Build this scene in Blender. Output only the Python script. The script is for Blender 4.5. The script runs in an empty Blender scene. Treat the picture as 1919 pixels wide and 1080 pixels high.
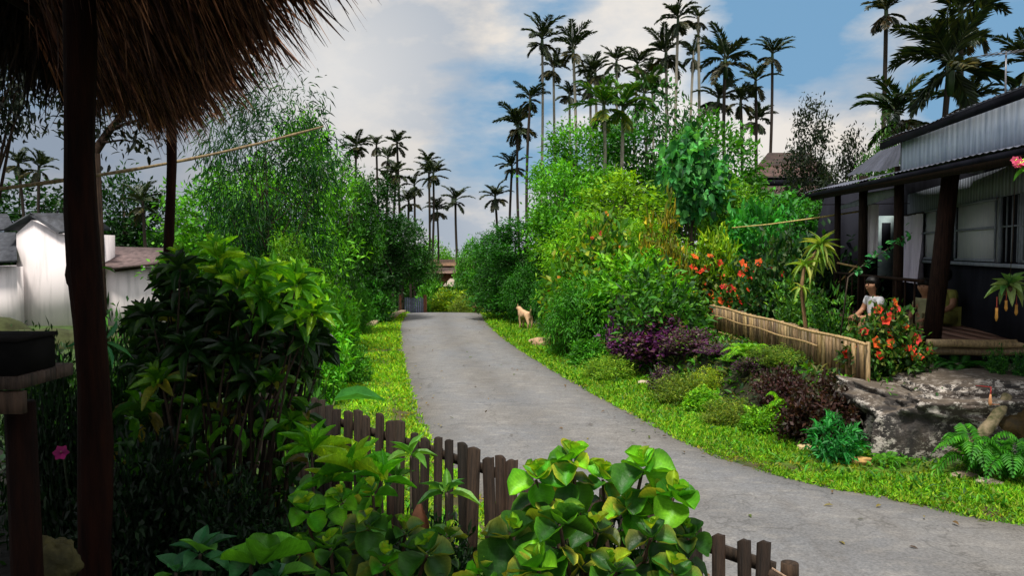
import bpy, math, random
import numpy as np
from mathutils import Vector, Matrix, noise as mnoise

R = np.random.default_rng(7)
random.seed(7)
SC = bpy.context.scene
COL = SC.collection
PI = math.pi

# ------------------------------------------------------------------ camera
F = 1500.0
EYE = np.array([0.0, 0.0, 2.35])
PITCH = math.atan(70 / F)
FW = np.array([0, math.cos(PITCH), -math.sin(PITCH)])
UP = np.array([0, math.sin(PITCH), math.cos(PITCH)])

def at(px, py, D):
    r = FW + (px - 960) / F * np.array([1.0, 0, 0]) + (540 - py) / F * UP
    return EYE + r * (D / r[1])

def gx(px, D):
    return float(at(px, 520, D)[0])

cam_d = bpy.data.cameras.new('camera')
cam = bpy.data.objects.new('camera', cam_d)
COL.objects.link(cam)
cam.location = EYE
cam.rotation_euler = (PI / 2 - PITCH, 0, 0)
cam_d.sensor_width = 36
cam_d.lens = 36 * F / 1919
cam_d.clip_start = 0.05
cam_d.clip_end = 3000
SC.camera = cam

# ------------------------------------------------------------------ terrain maths
RIGHT = [(-2.2, 60), (-1.9, 45), (-1.5, 37), (-1.1, 31), (-.6, 25.2), (0, 20.7), (.85, 16), (1.42, 13.2), (1.95, 11), (2.35, 9.3), (2.95, 8.2), (3.7, 7.5), (4.4, 6.84), (6.5, 5.7), (11, 4.4), (20, 2.6)]
LEFT = [(-5.4, 60), (-5.0, 45), (-4.6, 37), (-4.15, 31), (-3.66, 25.2), (-3.04, 20.7), (-2.3, 16), (-1.8, 13.2), (-1.39, 11), (-1.0, 9.2), (-.5, 7.7), (.3, 6.2), (1.6, 4.9), (4.2, 3.3), (9.5, 1.4), (19, -.8)]
FOOT = [(-1.2, 60), (-.9, 45), (-.5, 37), (-.1, 31), (.6, 25), (1.15, 20.7), (2.0, 16), (3.0, 11.5), (3.75, 10.1), (4.5, 9.45), (7, 9.3), (12, 9.1), (24, 8.6)]

def smooth_line(pts, n):
    p = np.array(pts, float)
    q = np.vstack([2 * p[0] - p[1], p, 2 * p[-1] - p[-2]])
    out = []
    for i in range(1, len(q) - 2):
        t = np.linspace(0, 1, n, endpoint=False)[:, None]
        a, b, c, d = q[i - 1], q[i], q[i + 1], q[i + 2]
        out.append(.5 * ((2 * b) + (c - a) * t + (2 * a - 5 * b + 4 * c - d) * t ** 2 + (3 * b - a - 3 * c + d) * t ** 3))
    return np.vstack(out + [p[-1:]])

RS, LS, FS = smooth_line(RIGHT, 8), smooth_line(LEFT, 8), smooth_line(FOOT, 6)

def dist_line(P, L):
    d = np.full(len(P), 1e9)
    for a, b in zip(L[:-1], L[1:]):
        ab = b - a
        t = np.clip(((P - a) @ ab) / (ab @ ab), 0, 1)
        d = np.minimum(d, np.linalg.norm(P - (a + t[:, None] * ab), axis=1))
    return d

def in_poly(P, poly):
    x, y = P[:, 0], P[:, 1]
    c = np.zeros(len(P), bool)
    for (x1, y1), (x2, y2) in zip(poly, np.roll(poly, -1, 0)):
        m = ((y1 > y) != (y2 > y))
        if y1 != y2:
            c ^= m & (x < (x2 - x1) * (y - y1) / (y2 - y1) + x1)
    return c

ROADP = np.vstack([RS, LS[::-1]])
BANKP = np.vstack([FS, [[24, 60]]])
def sst(a, b, x):
    t = np.clip((x - a) / (b - a), 0, 1)
    return t * t * (3 - 2 * t)

def road_z(y):
    s = np.clip(y - 29.3, 0, None)
    return -np.where(s < 2, .035 * s ** 2, .14 + .14 * (s - 2)).clip(0, 4.2)

def ground_z(P):
    P = np.asarray(P, float).reshape(-1, 2)
    z = road_z(P[:, 1])
    inb = in_poly(P, BANKP)
    d = dist_line(P, FS)
    z = z + np.where(inb, .68 * sst(0, .9, d), 0)
    # yard of the shelter
    fl = np.array([(-7, 9.2), (-1.75, 6.0), (1.2, 3.25), (3.6, 1.0), (9, -4)])
    yard = in_poly(P, np.vstack([fl, [[-20, -30], [-30, 9]]]))
    dy = dist_line(P, fl)
    z = z + np.where(yard, .40 + .36 * sst(0, 1.2, dy), .40 * (1 - sst(0, 1.0, dy)))
    # slope down to the white house
    z = z - .5 * sst(-7, -14, P[:, 0]) * sst(5, 12, P[:, 1])
    return z

def gz(x, y):
    return float(ground_z([[x, y]])[0])

# ------------------------------------------------------------------ mesh builder
class MB:
    def __init__(s):
        s.v, s.c, s.f3, s.f4, s.fn, s.n = [], [], [], [], [], 0
    def add(s, V, faces, col=(1, 1, 1)):
        V = np.asarray(V, float).reshape(-1, 3)
        c = np.asarray(col, float)
        s.c.append(np.broadcast_to(c, (len(V), 3)) if c.ndim == 1 else c)
        s.v.append(V)
        for f in faces:
            (s.f3 if len(f) == 3 else s.f4 if len(f) == 4 else s.fn).append([i + s.n for i in f])
        s.n += len(V)
    def add_np(s, V, tri=None, quad=None, col=None):
        s.v.append(V); s.c.append(col)
        if tri is not None: s.f3.append(tri + s.n)
        if quad is not None: s.f4.append(quad + s.n)
        s.n += len(V)
    def box(s, c, sz, rot=None, col=(1, 1, 1)):
        h = np.array(sz) / 2
        V = np.array([(x, y, z) for x in (-1, 1) for y in (-1, 1) for z in (-1, 1)]) * h
        if rot is not None: V = V @ np.array(rot).T
        V = V + np.array(c)
        s.add(V, [(0, 1, 3, 2), (4, 6, 7, 5), (0, 4, 5, 1), (2, 3, 7, 6), (0, 2, 6, 4), (1, 5, 7, 3)], col)
    def beam(s, a, b, w, h, col=(1, 1, 1), up=(0, 0, 1)):
        a, b = np.array(a, float), np.array(b, float)
        d = b - a; L = np.linalg.norm(d); d /= L
        sd = np.cross(d, up); sd /= np.linalg.norm(sd)
        u = np.cross(sd, d)
        s.box((a + b) / 2, (L, w, h), np.stack([d, sd, u], 1), col)
    def tube(s, pts, rad, sides=8, col=(1, 1, 1), cap=True):
        pts = np.array(pts, float); n = len(pts)
        rad = np.broadcast_to(np.array(rad, float), (n,))
        T = np.gradient(pts, axis=0); T /= np.linalg.norm(T, axis=1)[:, None] + 1e-9
        ref = np.array([1.0, .13, 0]) if abs(T[0][2]) > .7 else np.array([0, 0, 1.0])
        A = np.cross(T, ref); A /= np.linalg.norm(A, axis=1)[:, None] + 1e-9
        B = np.cross(T, A)
        ang = np.arange(sides) * 2 * PI / sides
        V = pts[:, None] + rad[:, None, None] * (np.cos(ang)[None, :, None] * A[:, None] + np.sin(ang)[None, :, None] * B[:, None])
        F_ = [(i * sides + j, i * sides + (j + 1) % sides, (i + 1) * sides + (j + 1) % sides, (i + 1) * sides + j) for i in range(n - 1) for j in range(sides)]
        if cap: F_ += [tuple(range(sides))[::-1], tuple((n - 1) * sides + j for j in range(sides))]
        s.add(V.reshape(-1, 3), F_, col)
    def prism(s, ring, off, col=(1, 1, 1)):
        ring = np.array(ring, float); n = len(ring)
        V = np.vstack([ring, ring + np.array(off, float)])
        s.add(V, [tuple(range(n))[::-1], tuple(range(n, 2 * n))] + [(i, (i + 1) % n, n + (i + 1) % n, n + i) for i in range(n)], col)
    def sphere(s, c, r, nu=12, nv=8, col=(1, 1, 1)):
        V, F_ = [], []
        for i in range(nv + 1):
            for j in range(nu):
                a, b = PI * i / nv, 2 * PI * j / nu
                V.append((math.sin(a) * math.cos(b), math.sin(a) * math.sin(b), math.cos(a)))
        for i in range(nv):
            for j in range(nu):
                F_.append((i * nu + j, (i + 1) * nu + j, (i + 1) * nu + (j + 1) % nu, i * nu + (j + 1) % nu))
        s.add(np.array(V) * np.array(r) + np.array(c), F_, col)
    def mesh(s, name, mat, smooth=False):
        me = bpy.data.meshes.new(name)
        V = np.concatenate(s.v); C = np.concatenate([np.hstack([c, np.ones((len(c), 1))]) if c.shape[1] == 3 else c for c in s.c])
        def stack(fs, k):
            if not fs: return np.zeros((0, k), int)
            return np.concatenate([np.asarray(f).reshape(-1, k) for f in fs]) if isinstance(fs[0], np.ndarray) or any(isinstance(f, np.ndarray) for f in fs) else np.array(fs)
        f3, f4 = stack(s.f3, 3), stack(s.f4, 4)
        loops = np.concatenate([f3.ravel(), f4.ravel()] + [np.array(f) for f in s.fn]).astype(np.int32)
        tot = np.concatenate([np.full(len(f3), 3), np.full(len(f4), 4), [len(f) for f in s.fn]]).astype(np.int32)
        start = np.concatenate([[0], np.cumsum(tot)[:-1]]).astype(np.int32)
        me.vertices.add(len(V)); me.vertices.foreach_set('co', V.ravel().astype(np.float32))
        me.loops.add(len(loops)); me.loops.foreach_set('vertex_index', loops)
        me.polygons.add(len(tot)); me.polygons.foreach_set('loop_start', start)
        me.update(calc_edges=True)
        if smooth: me.polygons.foreach_set('use_smooth', np.ones(len(tot), bool))
        ca = me.color_attributes.new('tint', 'FLOAT_COLOR', 'POINT')
        ca.data.foreach_set('color', C.ravel().astype(np.float32))
        if mat: me.materials.append(mat)
        me.validate()
        return me

def link(name, me, parent=None, loc=(0, 0, 0), color=None):
    o = bpy.data.objects.new(name, me)
    COL.objects.link(o)
    if parent: o.parent = parent
    o.location = loc
    o.color = (*color, 1) if color is not None else (1, 1, 1, 1)
    return o

def ob(name, mb, mat, parent=None, smooth=False, loc=(0, 0, 0), color=None):
    return link(name, mb.mesh(name, mat, smooth), parent, loc, color)

def tag(o, label=None, cat=None, group=None, kind=None):
    if label: o['label'] = label
    if cat: o['category'] = cat
    if group: o['group'] = group
    if kind: o['kind'] = kind
    return o

def thing(name, label, cat, loc=(0, 0, 0), rotz=0, group=None):
    e = bpy.data.objects.new(name, None)
    e.empty_display_size = .2
    COL.objects.link(e)
    e.location = loc; e.rotation_euler = (0, 0, rotz)
    return tag(e, label, cat, group)

# ------------------------------------------------------------------ materials
def new_mat(name):
    m = bpy.data.materials.new(name); m.use_nodes = True
    nt = m.node_tree; nt.nodes.clear()
    out = nt.nodes.new('ShaderNodeOutputMaterial')
    return m, nt, out

def N(nt, typ, **kw):
    n = nt.nodes.new(typ)
    for k, v in kw.items(): setattr(n, k, v)
    return n

def mixrgb(nt, a, b, fac, mode='MIX'):
    n = N(nt, 'ShaderNodeMix', data_type='RGBA', blend_type=mode)
    for s, v in ((n.inputs[0], fac), (n.inputs[6], a), (n.inputs[7], b)):
        if isinstance(v, bpy.types.NodeSocket): nt.links.new(v, s)
        elif isinstance(v, (int, float)): s.default_value = v
        else: s.default_value = (*v, 1)
    return n.outputs[2]

def ramp(nt, src, p0, p1, c0=(0, 0, 0), c1=(1, 1, 1)):
    n = N(nt, 'ShaderNodeValToRGB')
    n.color_ramp.elements[0].position = p0; n.color_ramp.elements[1].position = p1
    n.color_ramp.elements[0].color = (*c0, 1); n.color_ramp.elements[1].color = (*c1, 1)
    nt.links.new(src, n.inputs[0])
    return n.outputs[0]

def noise_n(nt, scale, detail=4, vec=None, rough=.6, stretch=None, gen='Object'):
    tc = N(nt, 'ShaderNodeTexCoord')
    v = vec or tc.outputs[gen]
    if stretch:
        mp = N(nt, 'ShaderNodeMapping'); mp.inputs['Scale'].default_value = stretch
        nt.links.new(v, mp.inputs[0]); v = mp.outputs[0]
    n = N(nt, 'ShaderNodeTexNoise')
    n.inputs['Scale'].default_value = scale; n.inputs['Detail'].default_value = detail; n.inputs['Roughness'].default_value = rough
    nt.links.new(v, n.inputs['Vector'])
    return n.outputs['Fac']

def mth2(nt, s, k):
    n = N(nt, 'ShaderNodeMath', operation='MULTIPLY'); nt.links.new(s, n.inputs[0]); n.inputs[1].default_value = k
    return n.outputs[0]

def leaf_mat(name, trans=.35, rough=.45, spec=.4, mottle=None, brown=False):
    m, nt, out = new_mat(name)
    at_ = N(nt, 'ShaderNodeAttribute', attribute_name='tint')
    oi = N(nt, 'ShaderNodeObjectInfo')
    c = mixrgb(nt, at_.outputs['Color'], oi.outputs['Color'], 1.0, 'MULTIPLY')
    nz = ramp(nt, noise_n(nt, 9, 2), .3, .7, (.68, .7, .68), (1.22, 1.18, 1.1))
    fz_ = ramp(nt, noise_n(nt, 70, 3), .3, .75, (.78, .8, .75), (1.18, 1.15, 1.1))
    c = mixrgb(nt, c, fz_, 1.0, 'MULTIPLY')
    c = mixrgb(nt, c, nz, 1.0, 'MULTIPLY')
    if mottle:
        f = ramp(nt, noise_n(nt, mottle[0], 3), .56, .66)
        c = mixrgb(nt, c, mixrgb(nt, c, mixrgb(nt, c, (2.6, 1.9, 1.2), 1.0, 'MULTIPLY'), .9), f)
    if brown:
        c = mixrgb(nt, c, (.16, .10, .03), mth2(nt, ramp(nt, noise_n(nt, 26, 4, rough=.7), .70, .75), .7))
    b = N(nt, 'ShaderNodeBsdfPrincipled')
    nt.links.new(c, b.inputs['Base Color'])
    b.inputs['Roughness'].default_value = rough
    b.inputs['Specular IOR Level'].default_value = spec
    if brown or mottle:
        fr = N(nt, 'ShaderNodeMath', operation='PINGPONG'); nt.links.new(at_.outputs['Alpha'], fr.inputs[0]); fr.inputs[1].default_value = .5
        vn = ramp(nt, fr.outputs[0], .0, .10, (1, 1, 1), (0, 0, 0))
        c = mixrgb(nt, c, mixrgb(nt, c, (1.5, 1.35, 1.6), 1.0, 'MULTIPLY'), mth2(nt, vn, .75))
        nt.links.new(c, b.inputs['Base Color'])
        bp = N(nt, 'ShaderNodeBump'); bp.inputs['Strength'].default_value = .35; bp.inputs['Distance'].default_value = .01
        nt.links.new(noise_n(nt, 45, 3), bp.inputs['Height']); nt.links.new(bp.outputs[0], b.inputs['Normal'])
    t = N(nt, 'ShaderNodeBsdfTranslucent')
    tc = mixrgb(nt, c, (1.25, 1.15, .5), 1.0, 'MULTIPLY')
    nt.links.new(tc, t.inputs[0])
    mx = N(nt, 'ShaderNodeMixShader'); mx.inputs[0].default_value = trans
    nt.links.new(b.outputs[0], mx.inputs[1]); nt.links.new(t.outputs[0], mx.inputs[2])
    nt.links.new(mx.outputs[0], out.inputs[0])
    return m

def solid(name, c0, c1=None, scale=8, stretch=None, rough=.8, bump=.3, bscale=None, spec=.25, use_tint=True, metallic=0, lo=.35, hi=.65, detail=5):
    m, nt, out = new_mat(name)
    c1 = c1 or tuple(v * .6 for v in c0)
    nz = noise_n(nt, scale, detail, stretch=stretch)
    c = mixrgb(nt, c0, c1, ramp(nt, nz, lo, hi))
    if use_tint:
        a = N(nt, 'ShaderNodeAttribute', attribute_name='tint')
        c = mixrgb(nt, c, a.outputs['Color'], 1.0, 'MULTIPLY')
        oi = N(nt, 'ShaderNodeObjectInfo')
        c = mixrgb(nt, c, oi.outputs['Color'], 1.0, 'MULTIPLY')
    b = N(nt, 'ShaderNodeBsdfPrincipled')
    nt.links.new(c, b.inputs['Base Color'])
    b.inputs['Roughness'].default_value = rough
    b.inputs['Specular IOR Level'].default_value = spec
    b.inputs['Metallic'].default_value = metallic
    if bump:
        bp = N(nt, 'ShaderNodeBump'); bp.inputs['Strength'].default_value = bump; bp.inputs['Distance'].default_value = .02
        nt.links.new(noise_n(nt, bscale or scale * 3, 6, stretch=stretch), bp.inputs['Height'])
        nt.links.new(bp.outputs[0], b.inputs['Normal'])
    nt.links.new(b.outputs[0], out.inputs[0])
    return m

M = {}
M['leaf'] = leaf_mat('leaf', .35, .5, .3)
M['gloss'] = leaf_mat('glossy_leaf', .36, .46, .3, None, True)
M['croton'] = leaf_mat('croton_leaf', .35, .36, .45, (22, (.38, .40, .03)))
M['grass'] = leaf_mat('grass_blade', .4, .6, .2)
M['petal'] = leaf_mat('petal', .3, .6, .2)
M['palm'] = leaf_mat('palm_leaf', .2, .45, .4)
M['bark'] = solid('bark', (.09, .065, .045), (.03, .022, .016), 14, (1, 1, .25), bump=.6)
M['palebark'] = solid('pale_bark', (.34, .3, .24), (.16, .15, .11), 6, (1, 1, 3), bump=.3)
M['darkwood'] = solid('dark_wood', (.045, .028, .018), (.012, .008, .006), 9, (6, 6, .5), bump=.5, rough=.85, spec=.1)
M['postwood'] = solid('post_wood', (.055, .022, .012), (.018, .008, .006), 7, (5, 5, .6), rough=.8, bump=.5, spec=.08)
M['picket'] = solid('picket_wood', (.075, .05, .034), (.02, .014, .010), 10, (5, 5, .5), bump=.6)
M['bamboo'] = solid('bamboo', (.36, .255, .13), (.14, .095, .05), 12, (4, 4, .7), rough=.55, bump=.3, spec=.35)
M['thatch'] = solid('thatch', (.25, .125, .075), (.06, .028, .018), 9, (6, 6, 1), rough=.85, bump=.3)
M['thatchdark'] = solid('shaded_thatch', (.03, .019, .012), (.01, .006, .004), 14, (8, 8, 1), bump=.8)  # darker copy of the thatch, shade put into its colour
M['soil'] = solid('soil', (.035, .025, .016), (.014, .01, .007), 3, bump=.8)
M['metalroof'] = solid('metal_roof', (.075, .08, .1), (.03, .032, .042), 2.2, (1, 1, 1), rough=.55, bump=.15, spec=.4)
M['rustroof'] = solid('rust_roof', (.07, .042, .034), (.03, .02, .018), 3, rough=.8)
M['slate'] = solid('slate_roof', (.075, .08, .095), (.035, .037, .045), 5, rough=.7)
M['pinkroof'] = solid('faded_roof', (.16, .11, .105), (.08, .055, .055), 5, rough=.8)
M['white'] = solid('whitewash', (.70, .63, .63), (.36, .33, .33), 1.3, (2.2, 2.2, .22), rough=.85, bump=.15, lo=.46, hi=.78, detail=8)
M['cloth'] = solid('cloth', (.75, .72, .76), (.6, .56, .62), 3, rough=.9, bump=.1)
M['darkwall'] = solid('dark_wall', (.018, .019, .026), (.008, .008, .012), 2.5, (1, 1, .3), rough=.85, bump=.2, spec=.06)
M['deck'] = solid('deck_boards', (.24, .13, .09), (.11, .06, .045), 6, (1, 12, 1), rough=.6, bump=.3)
M['skin'] = solid('skin', (.36, .18, .105), (.30, .15, .085), 20, bump=0, rough=.55, use_tint=False)
M['hair'] = solid('hair', (.01, .008, .007), (.005, .004, .004), 60, bump=.2, rough=.45)
M['fur'] = solid('fur', (.62, .40, .23), (.42, .25, .14), 9, bump=.3, rough=.9, use_tint=False)
M['stone'] = solid('stone', (.3, .25, .2), (.14, .115, .09), 7, bump=.8)
M['mossstone'] = solid('mossy_stone', (.075, .065, .02), (.03, .028, .012), 9, bump=.6)
M['tinned'] = solid('antenna_metal', (.2, .2, .22), (.12, .12, .13), 9, rough=.4, metallic=.6, bump=0)
M['deadleaf'] = solid('dead_leaf', (.34, .15, .08), (.22, .09, .05), 18, rough=.6, bump=.2)
M['black'] = solid('soot_black', (.008, .007, .007), (.004, .004, .004), 6, rough=.9, bump=.2, spec=.05)

# corrugated siding: weathered grey blue boards with vertical grooves
def siding(name, c0, c1, pitch, rough=.6, streak=3.0, bumpk=.6, groove_dark=.6):
    m, nt, out = new_mat(name)
    tc = N(nt, 'ShaderNodeTexCoord')
    geo = N(nt, 'ShaderNodeUVMap')
    sx = N(nt, 'ShaderNodeSeparateXYZ'); nt.links.new(geo.outputs[0], sx.inputs[0])
    mu = N(nt, 'ShaderNodeMath', operation='MULTIPLY'); mu.inputs[1].default_value = 2 * PI / pitch
    nt.links.new(sx.outputs[0], mu.inputs[0])
    si = N(nt, 'ShaderNodeMath', operation='SINE'); nt.links.new(mu.outputs[0], si.inputs[0])
    nz = noise_n(nt, 1.0, 6, vec=geo.outputs[0], stretch=(streak * 4, streak * .45, 1))
    c = mixrgb(nt, c0, c1, ramp(nt, nz, .32, .68))
    groove = ramp(nt, si.outputs[0], 0.0, .35, (groove_dark, groove_dark, groove_dark), (1, 1, 1))
    c = mixrgb(nt, c, groove, 1.0, 'MULTIPLY')
    b = N(nt, 'ShaderNodeBsdfPrincipled'); nt.links.new(c, b.inputs['Base Color'])
    b.inputs['Roughness'].default_value = rough
    bp = N(nt, 'ShaderNodeBump'); bp.inputs['Strength'].default_value = bumpk; bp.inputs['Distance'].default_value = .02
    nt.links.new(si.outputs[0], bp.inputs['Height']); nt.links.new(bp.outputs[0], b.inputs['Normal'])
    nt.links.new(b.outputs[0], out.inputs[0])
    return m

M['siding'] = siding('blue_grey_siding', (.70, .77, .92), (.34, .41, .56), .15, bumpk=.15, groove_dark=.88)
M['shutter'] = siding('split_bamboo_shutter', (.95, .96, 1.0), (.78, .82, .90), .045, .75, 6, .9, .82)
M['greysiding'] = siding('grey_boards', (.30, .34, .42), (.16, .18, .22), .14)

def quad_uv(name, corners, mat, parent=None, thick=.03):
    """A flat panel (bl, br, tr, tl) given a thickness, with UVs in metres along its width and height."""
    a, b, c, d = [np.array(p, float) for p in corners]
    n = np.cross(b - a, d - a); n /= np.linalg.norm(n)
    mb = MB(); mb.prism([a, b, c, d], n * -thick)
    me = mb.mesh(name, mat)
    uv = me.uv_layers.new(name='UVMap')
    ux = (b - a) / np.linalg.norm(b - a); uy = (d - a) / np.linalg.norm(d - a)
    for lp in me.loops:
        p = np.array(me.vertices[lp.vertex_index].co) - a
        uv.data[lp.index].uv = (p @ ux, p @ uy)
    return link(name, me, parent)

# ------------------------------------------------------------------ world and sun
SUN_DIR = np.array([-.36, -.93, 0]); SUN_DIR /= np.linalg.norm(SUN_DIR)
ELEV = math.radians(69)
w = bpy.data.worlds.new('World'); SC.world = w; w.use_nodes = True
nt = w.node_tree; nt.nodes.clear()
wo = N(nt, 'ShaderNodeOutputWorld'); bg = N(nt, 'ShaderNodeBackground'); bg.inputs[1].default_value = .1
sky = N(nt, 'ShaderNodeTexSky', sky_type='NISHITA'); sky.sun_disc = False
sky.sun_elevation = ELEV; sky.sun_rotation = math.atan2(SUN_DIR[0], SUN_DIR[1])
tc = N(nt, 'ShaderNodeTexCoord')
D_ = tc.outputs['Generated']
n1 = noise_n(nt, 1.0, 9, vec=D_, rough=.55, stretch=(2.6, 2.6, 6.5))
n2 = noise_n(nt, 1.0, 7, vec=D_, rough=.6, stretch=(4.2, 4.2, 8.5))
n3 = noise_n(nt, 1.0, 5, vec=D_, rough=.5, stretch=(1.3, 1.3, 3.2))
def spot(px, py, r0, r1):
    d = at(px, py, 10) - EYE; d /= np.linalg.norm(d)
    vd = N(nt, 'ShaderNodeVectorMath', operation='DISTANCE'); vd.inputs[1].default_value = d
    nt.links.new(D_, vd.inputs[0])
    return ramp(nt, vd.outputs['Value'], r0, r1, (1, 1, 1), (0, 0, 0))
def mth(op, a, b):
    n = N(nt, 'ShaderNodeMath', operation=op)
    for s, v in ((n.inputs[0], a), (n.inputs[1], b)):
        if isinstance(v, bpy.types.NodeSocket): nt.links.new(v, s)
        else: s.default_value = v
    return n.outputs[0]
cover = n1
blue = mth('MAXIMUM', spot(1470, 10, .02, .17), mth('MULTIPLY', spot(1010, 90, .03, .2), .55))
blue = mth('MAXIMUM', blue, mth('MULTIPLY', spot(1880, 170, .02, .15), .6))
cov = mth('SUBTRACT', mth('ADD', cover, .16), mth('MULTIPLY', blue, .40))
cov = ramp(nt, cov, .445, .575)
cl = mixrgb(nt, (4.3, 4.85, 5.6), (8.1, 7.5, 6.8), ramp(nt, n2, .45, .59))
cl = mixrgb(nt, cl, (2.3, 2.9, 3.8), mth('MULTIPLY', spot(120, 260, .1, .5), .75))
glow = mth('MAXIMUM', spot(1215, 250, .03, .26), mth('MULTIPLY', spot(620, 150, .02, .2), .75))
cl = mixrgb(nt, cl, (9.2, 8.9, 8.5), mth('MULTIPLY', glow, .85))
bl = mixrgb(nt, sky.outputs[0], (1.9, 3.9, 6.1), .85)
sz_ = N(nt, 'ShaderNodeSeparateXYZ'); nt.links.new(D_, sz_.inputs[0])
zen = ramp(nt, sz_.outputs[2], .34, .8); beh = ramp(nt, mth('MULTIPLY', sz_.outputs[1], -1.0), -.35, .3)
gain = mth('ADD', 1.0, mth('ADD', mth('MULTIPLY', zen, .55), mth('MULTIPLY', beh, .45)))  # unseen sky overhead and behind camera brightened as added fill light
skyc = N(nt, 'ShaderNodeVectorMath', operation='SCALE')
nt.links.new(mixrgb(nt, bl, cl, cov), skyc.inputs[0]); nt.links.new(gain, skyc.inputs['Scale'])
nt.links.new(skyc.outputs[0], bg.inputs[0])
nt.links.new(bg.outputs[0], wo.inputs[0])
sd = bpy.data.lights.new('sun', 'SUN'); sd.energy = 5.0; sd.angle = math.radians(9); sd.color = (1, .95, .86)
so = bpy.data.objects.new('sun', sd); COL.objects.link(so)
sv = Vector((SUN_DIR[0] * math.cos(ELEV), SUN_DIR[1] * math.cos(ELEV), math.sin(ELEV)))
so.rotation_euler = sv.to_track_quat('Z', 'Y').to_euler()
so.location = (10, -10, 20)
SC.view_settings.view_transform = 'Standard'
SC.view_settings.look = 'None'
SC.view_settings.exposure = 0
SC.cycles.max_bounces = 6; SC.cycles.diffuse_bounces = 3; SC.cycles.glossy_bounces = 2
SC.cycles.transmission_bounces = 4; SC.cycles.transparent_max_bounces = 4
SC.cycles.sample_clamp_indirect = 4
SC.cycles.use_denoising = True

# ------------------------------------------------------------------ ground and road
def axis(segs):
    out = []
    for a, b, n in segs: out += list(np.linspace(a, b, n, endpoint=False))
    return np.array(out + [segs[-1][1]])
xs = axis([(-400, -60, 8), (-60, -14, 20), (-14, -4, 30), (-4, 8, 70), (8, 20, 26), (20, 60, 16), (60, 400, 8)])
ys = axis([(-60, -6, 8), (-6, 2, 20), (2, 13, 66), (13, 34, 70), (34, 70, 36), (70, 160, 18), (160, 900, 8)])
GX, GY = np.meshgrid(xs, ys)
P2 = np.stack([GX.ravel(), GY.ravel()], 1)
Z = ground_z(P2)
inroad = in_poly(P2, ROADP)
dr = np.minimum(dist_line(P2, RS), dist_line(P2, LS))
Z = Z - np.where(inroad, .05 * sst(.02, .3, dr), 0)
Z += .03 * np.sin(P2[:, 0] * 2.3 + 1.3 * np.sin(P2[:, 1] * 1.7)) * np.where(inroad, 0, sst(.3, 1.2, dr))
verge = ~inroad
gcol = np.tile(np.array([.045, .085, .016]), (len(P2), 1))
gcol[(dr < 1.6) & verge] = (.10, .19, .018)
gcol[(dr < .28) & verge] = (.10, .085, .04)
yardm = Z > .33
bank = in_poly(P2, BANKP)
gcol[bank] = (.03, .035, .014)
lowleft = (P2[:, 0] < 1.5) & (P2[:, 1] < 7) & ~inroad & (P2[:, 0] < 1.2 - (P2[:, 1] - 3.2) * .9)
gcol[lowleft] = (.010, .009, .006)  # yard soil near black, the shelter's shade put into its colour
mb = MB()
nx, ny = len(xs), len(ys)
idx = np.arange(nx * ny).reshape(ny, nx)
q = np.stack([idx[:-1, :-1], idx[:-1, 1:], idx[1:, 1:], idx[1:, :-1]], -1).reshape(-1, 4)
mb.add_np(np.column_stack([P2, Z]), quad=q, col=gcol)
M['ground'] = solid('ground_cover', (1, 1, 1), (.5, .45, .4), 2.5, bump=.9, bscale=14, rough=.95)
tag(ob('ground', mb, M['ground'], smooth=True), kind='structure')

# road strip
def resample(L, n):
    s = np.concatenate([[0], np.cumsum(np.linalg.norm(np.diff(L, axis=0), axis=1))])
    t = np.linspace(0, s[-1], n)
    return np.stack([np.interp(t, s, L[:, 0]), np.interp(t, s, L[:, 1])], 1)
nrow, ncol_ = 260, 13
A_, B_ = np.vstack([smooth_line(LEFT, 17)]), np.vstack([smooth_line(RIGHT, 17)])
nrow = min(len(A_), len(B_)); A_, B_ = A_[:nrow], B_[:nrow]
wob = np.array([mnoise.noise(Vector((i * .33, 3.1, 0))) + .6 * mnoise.noise(Vector((i * .9, 6.1, 0))) for i in range(nrow)])
wob2 = np.array([mnoise.noise(Vector((i * .37, 9.7, 0))) + .6 * mnoise.noise(Vector((i * .93, 2.7, 0))) for i in range(nrow)])
V = []
for j in range(ncol_):
    t = j / (ncol_ - 1)
    p = A_ * (1 - t) + B_ * t
    nrm = (B_ - A_) / np.linalg.norm(B_ - A_, axis=1)[:, None]
    p = p + nrm * (.13 * wob * (t == 0) + .13 * wob2 * (t == 1))[:, None]
    z = road_z(p[:, 1]) + .012 + .03 * (1 - (2 * t - 1) ** 2)
    if j in (0, ncol_ - 1): z = z - .03
    V.append(np.column_stack([p, z]))
V = np.stack(V, 1)
mb = MB(); idx = np.arange(nrow * ncol_).reshape(nrow, ncol_)
mb.add_np(V.reshape(-1, 3), quad=np.stack([idx[:-1, :-1], idx[1:, :-1], idx[1:, 1:], idx[:-1, 1:]], -1).reshape(-1, 4), col=np.tile(np.array([[.62, .58, .5], [.86, .84, .8], [1, 1, 1], [1.1, 1.1, 1.1], [1.1, 1.1, 1.1], [1.0, 1, 1], [.9, .89, .88], [1.0, 1, 1], [1.1, 1.1, 1.1], [1.1, 1.1, 1.1], [1, 1, 1], [.86, .84, .8], [.62, .58, .5]]), (nrow, 1)))

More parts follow.
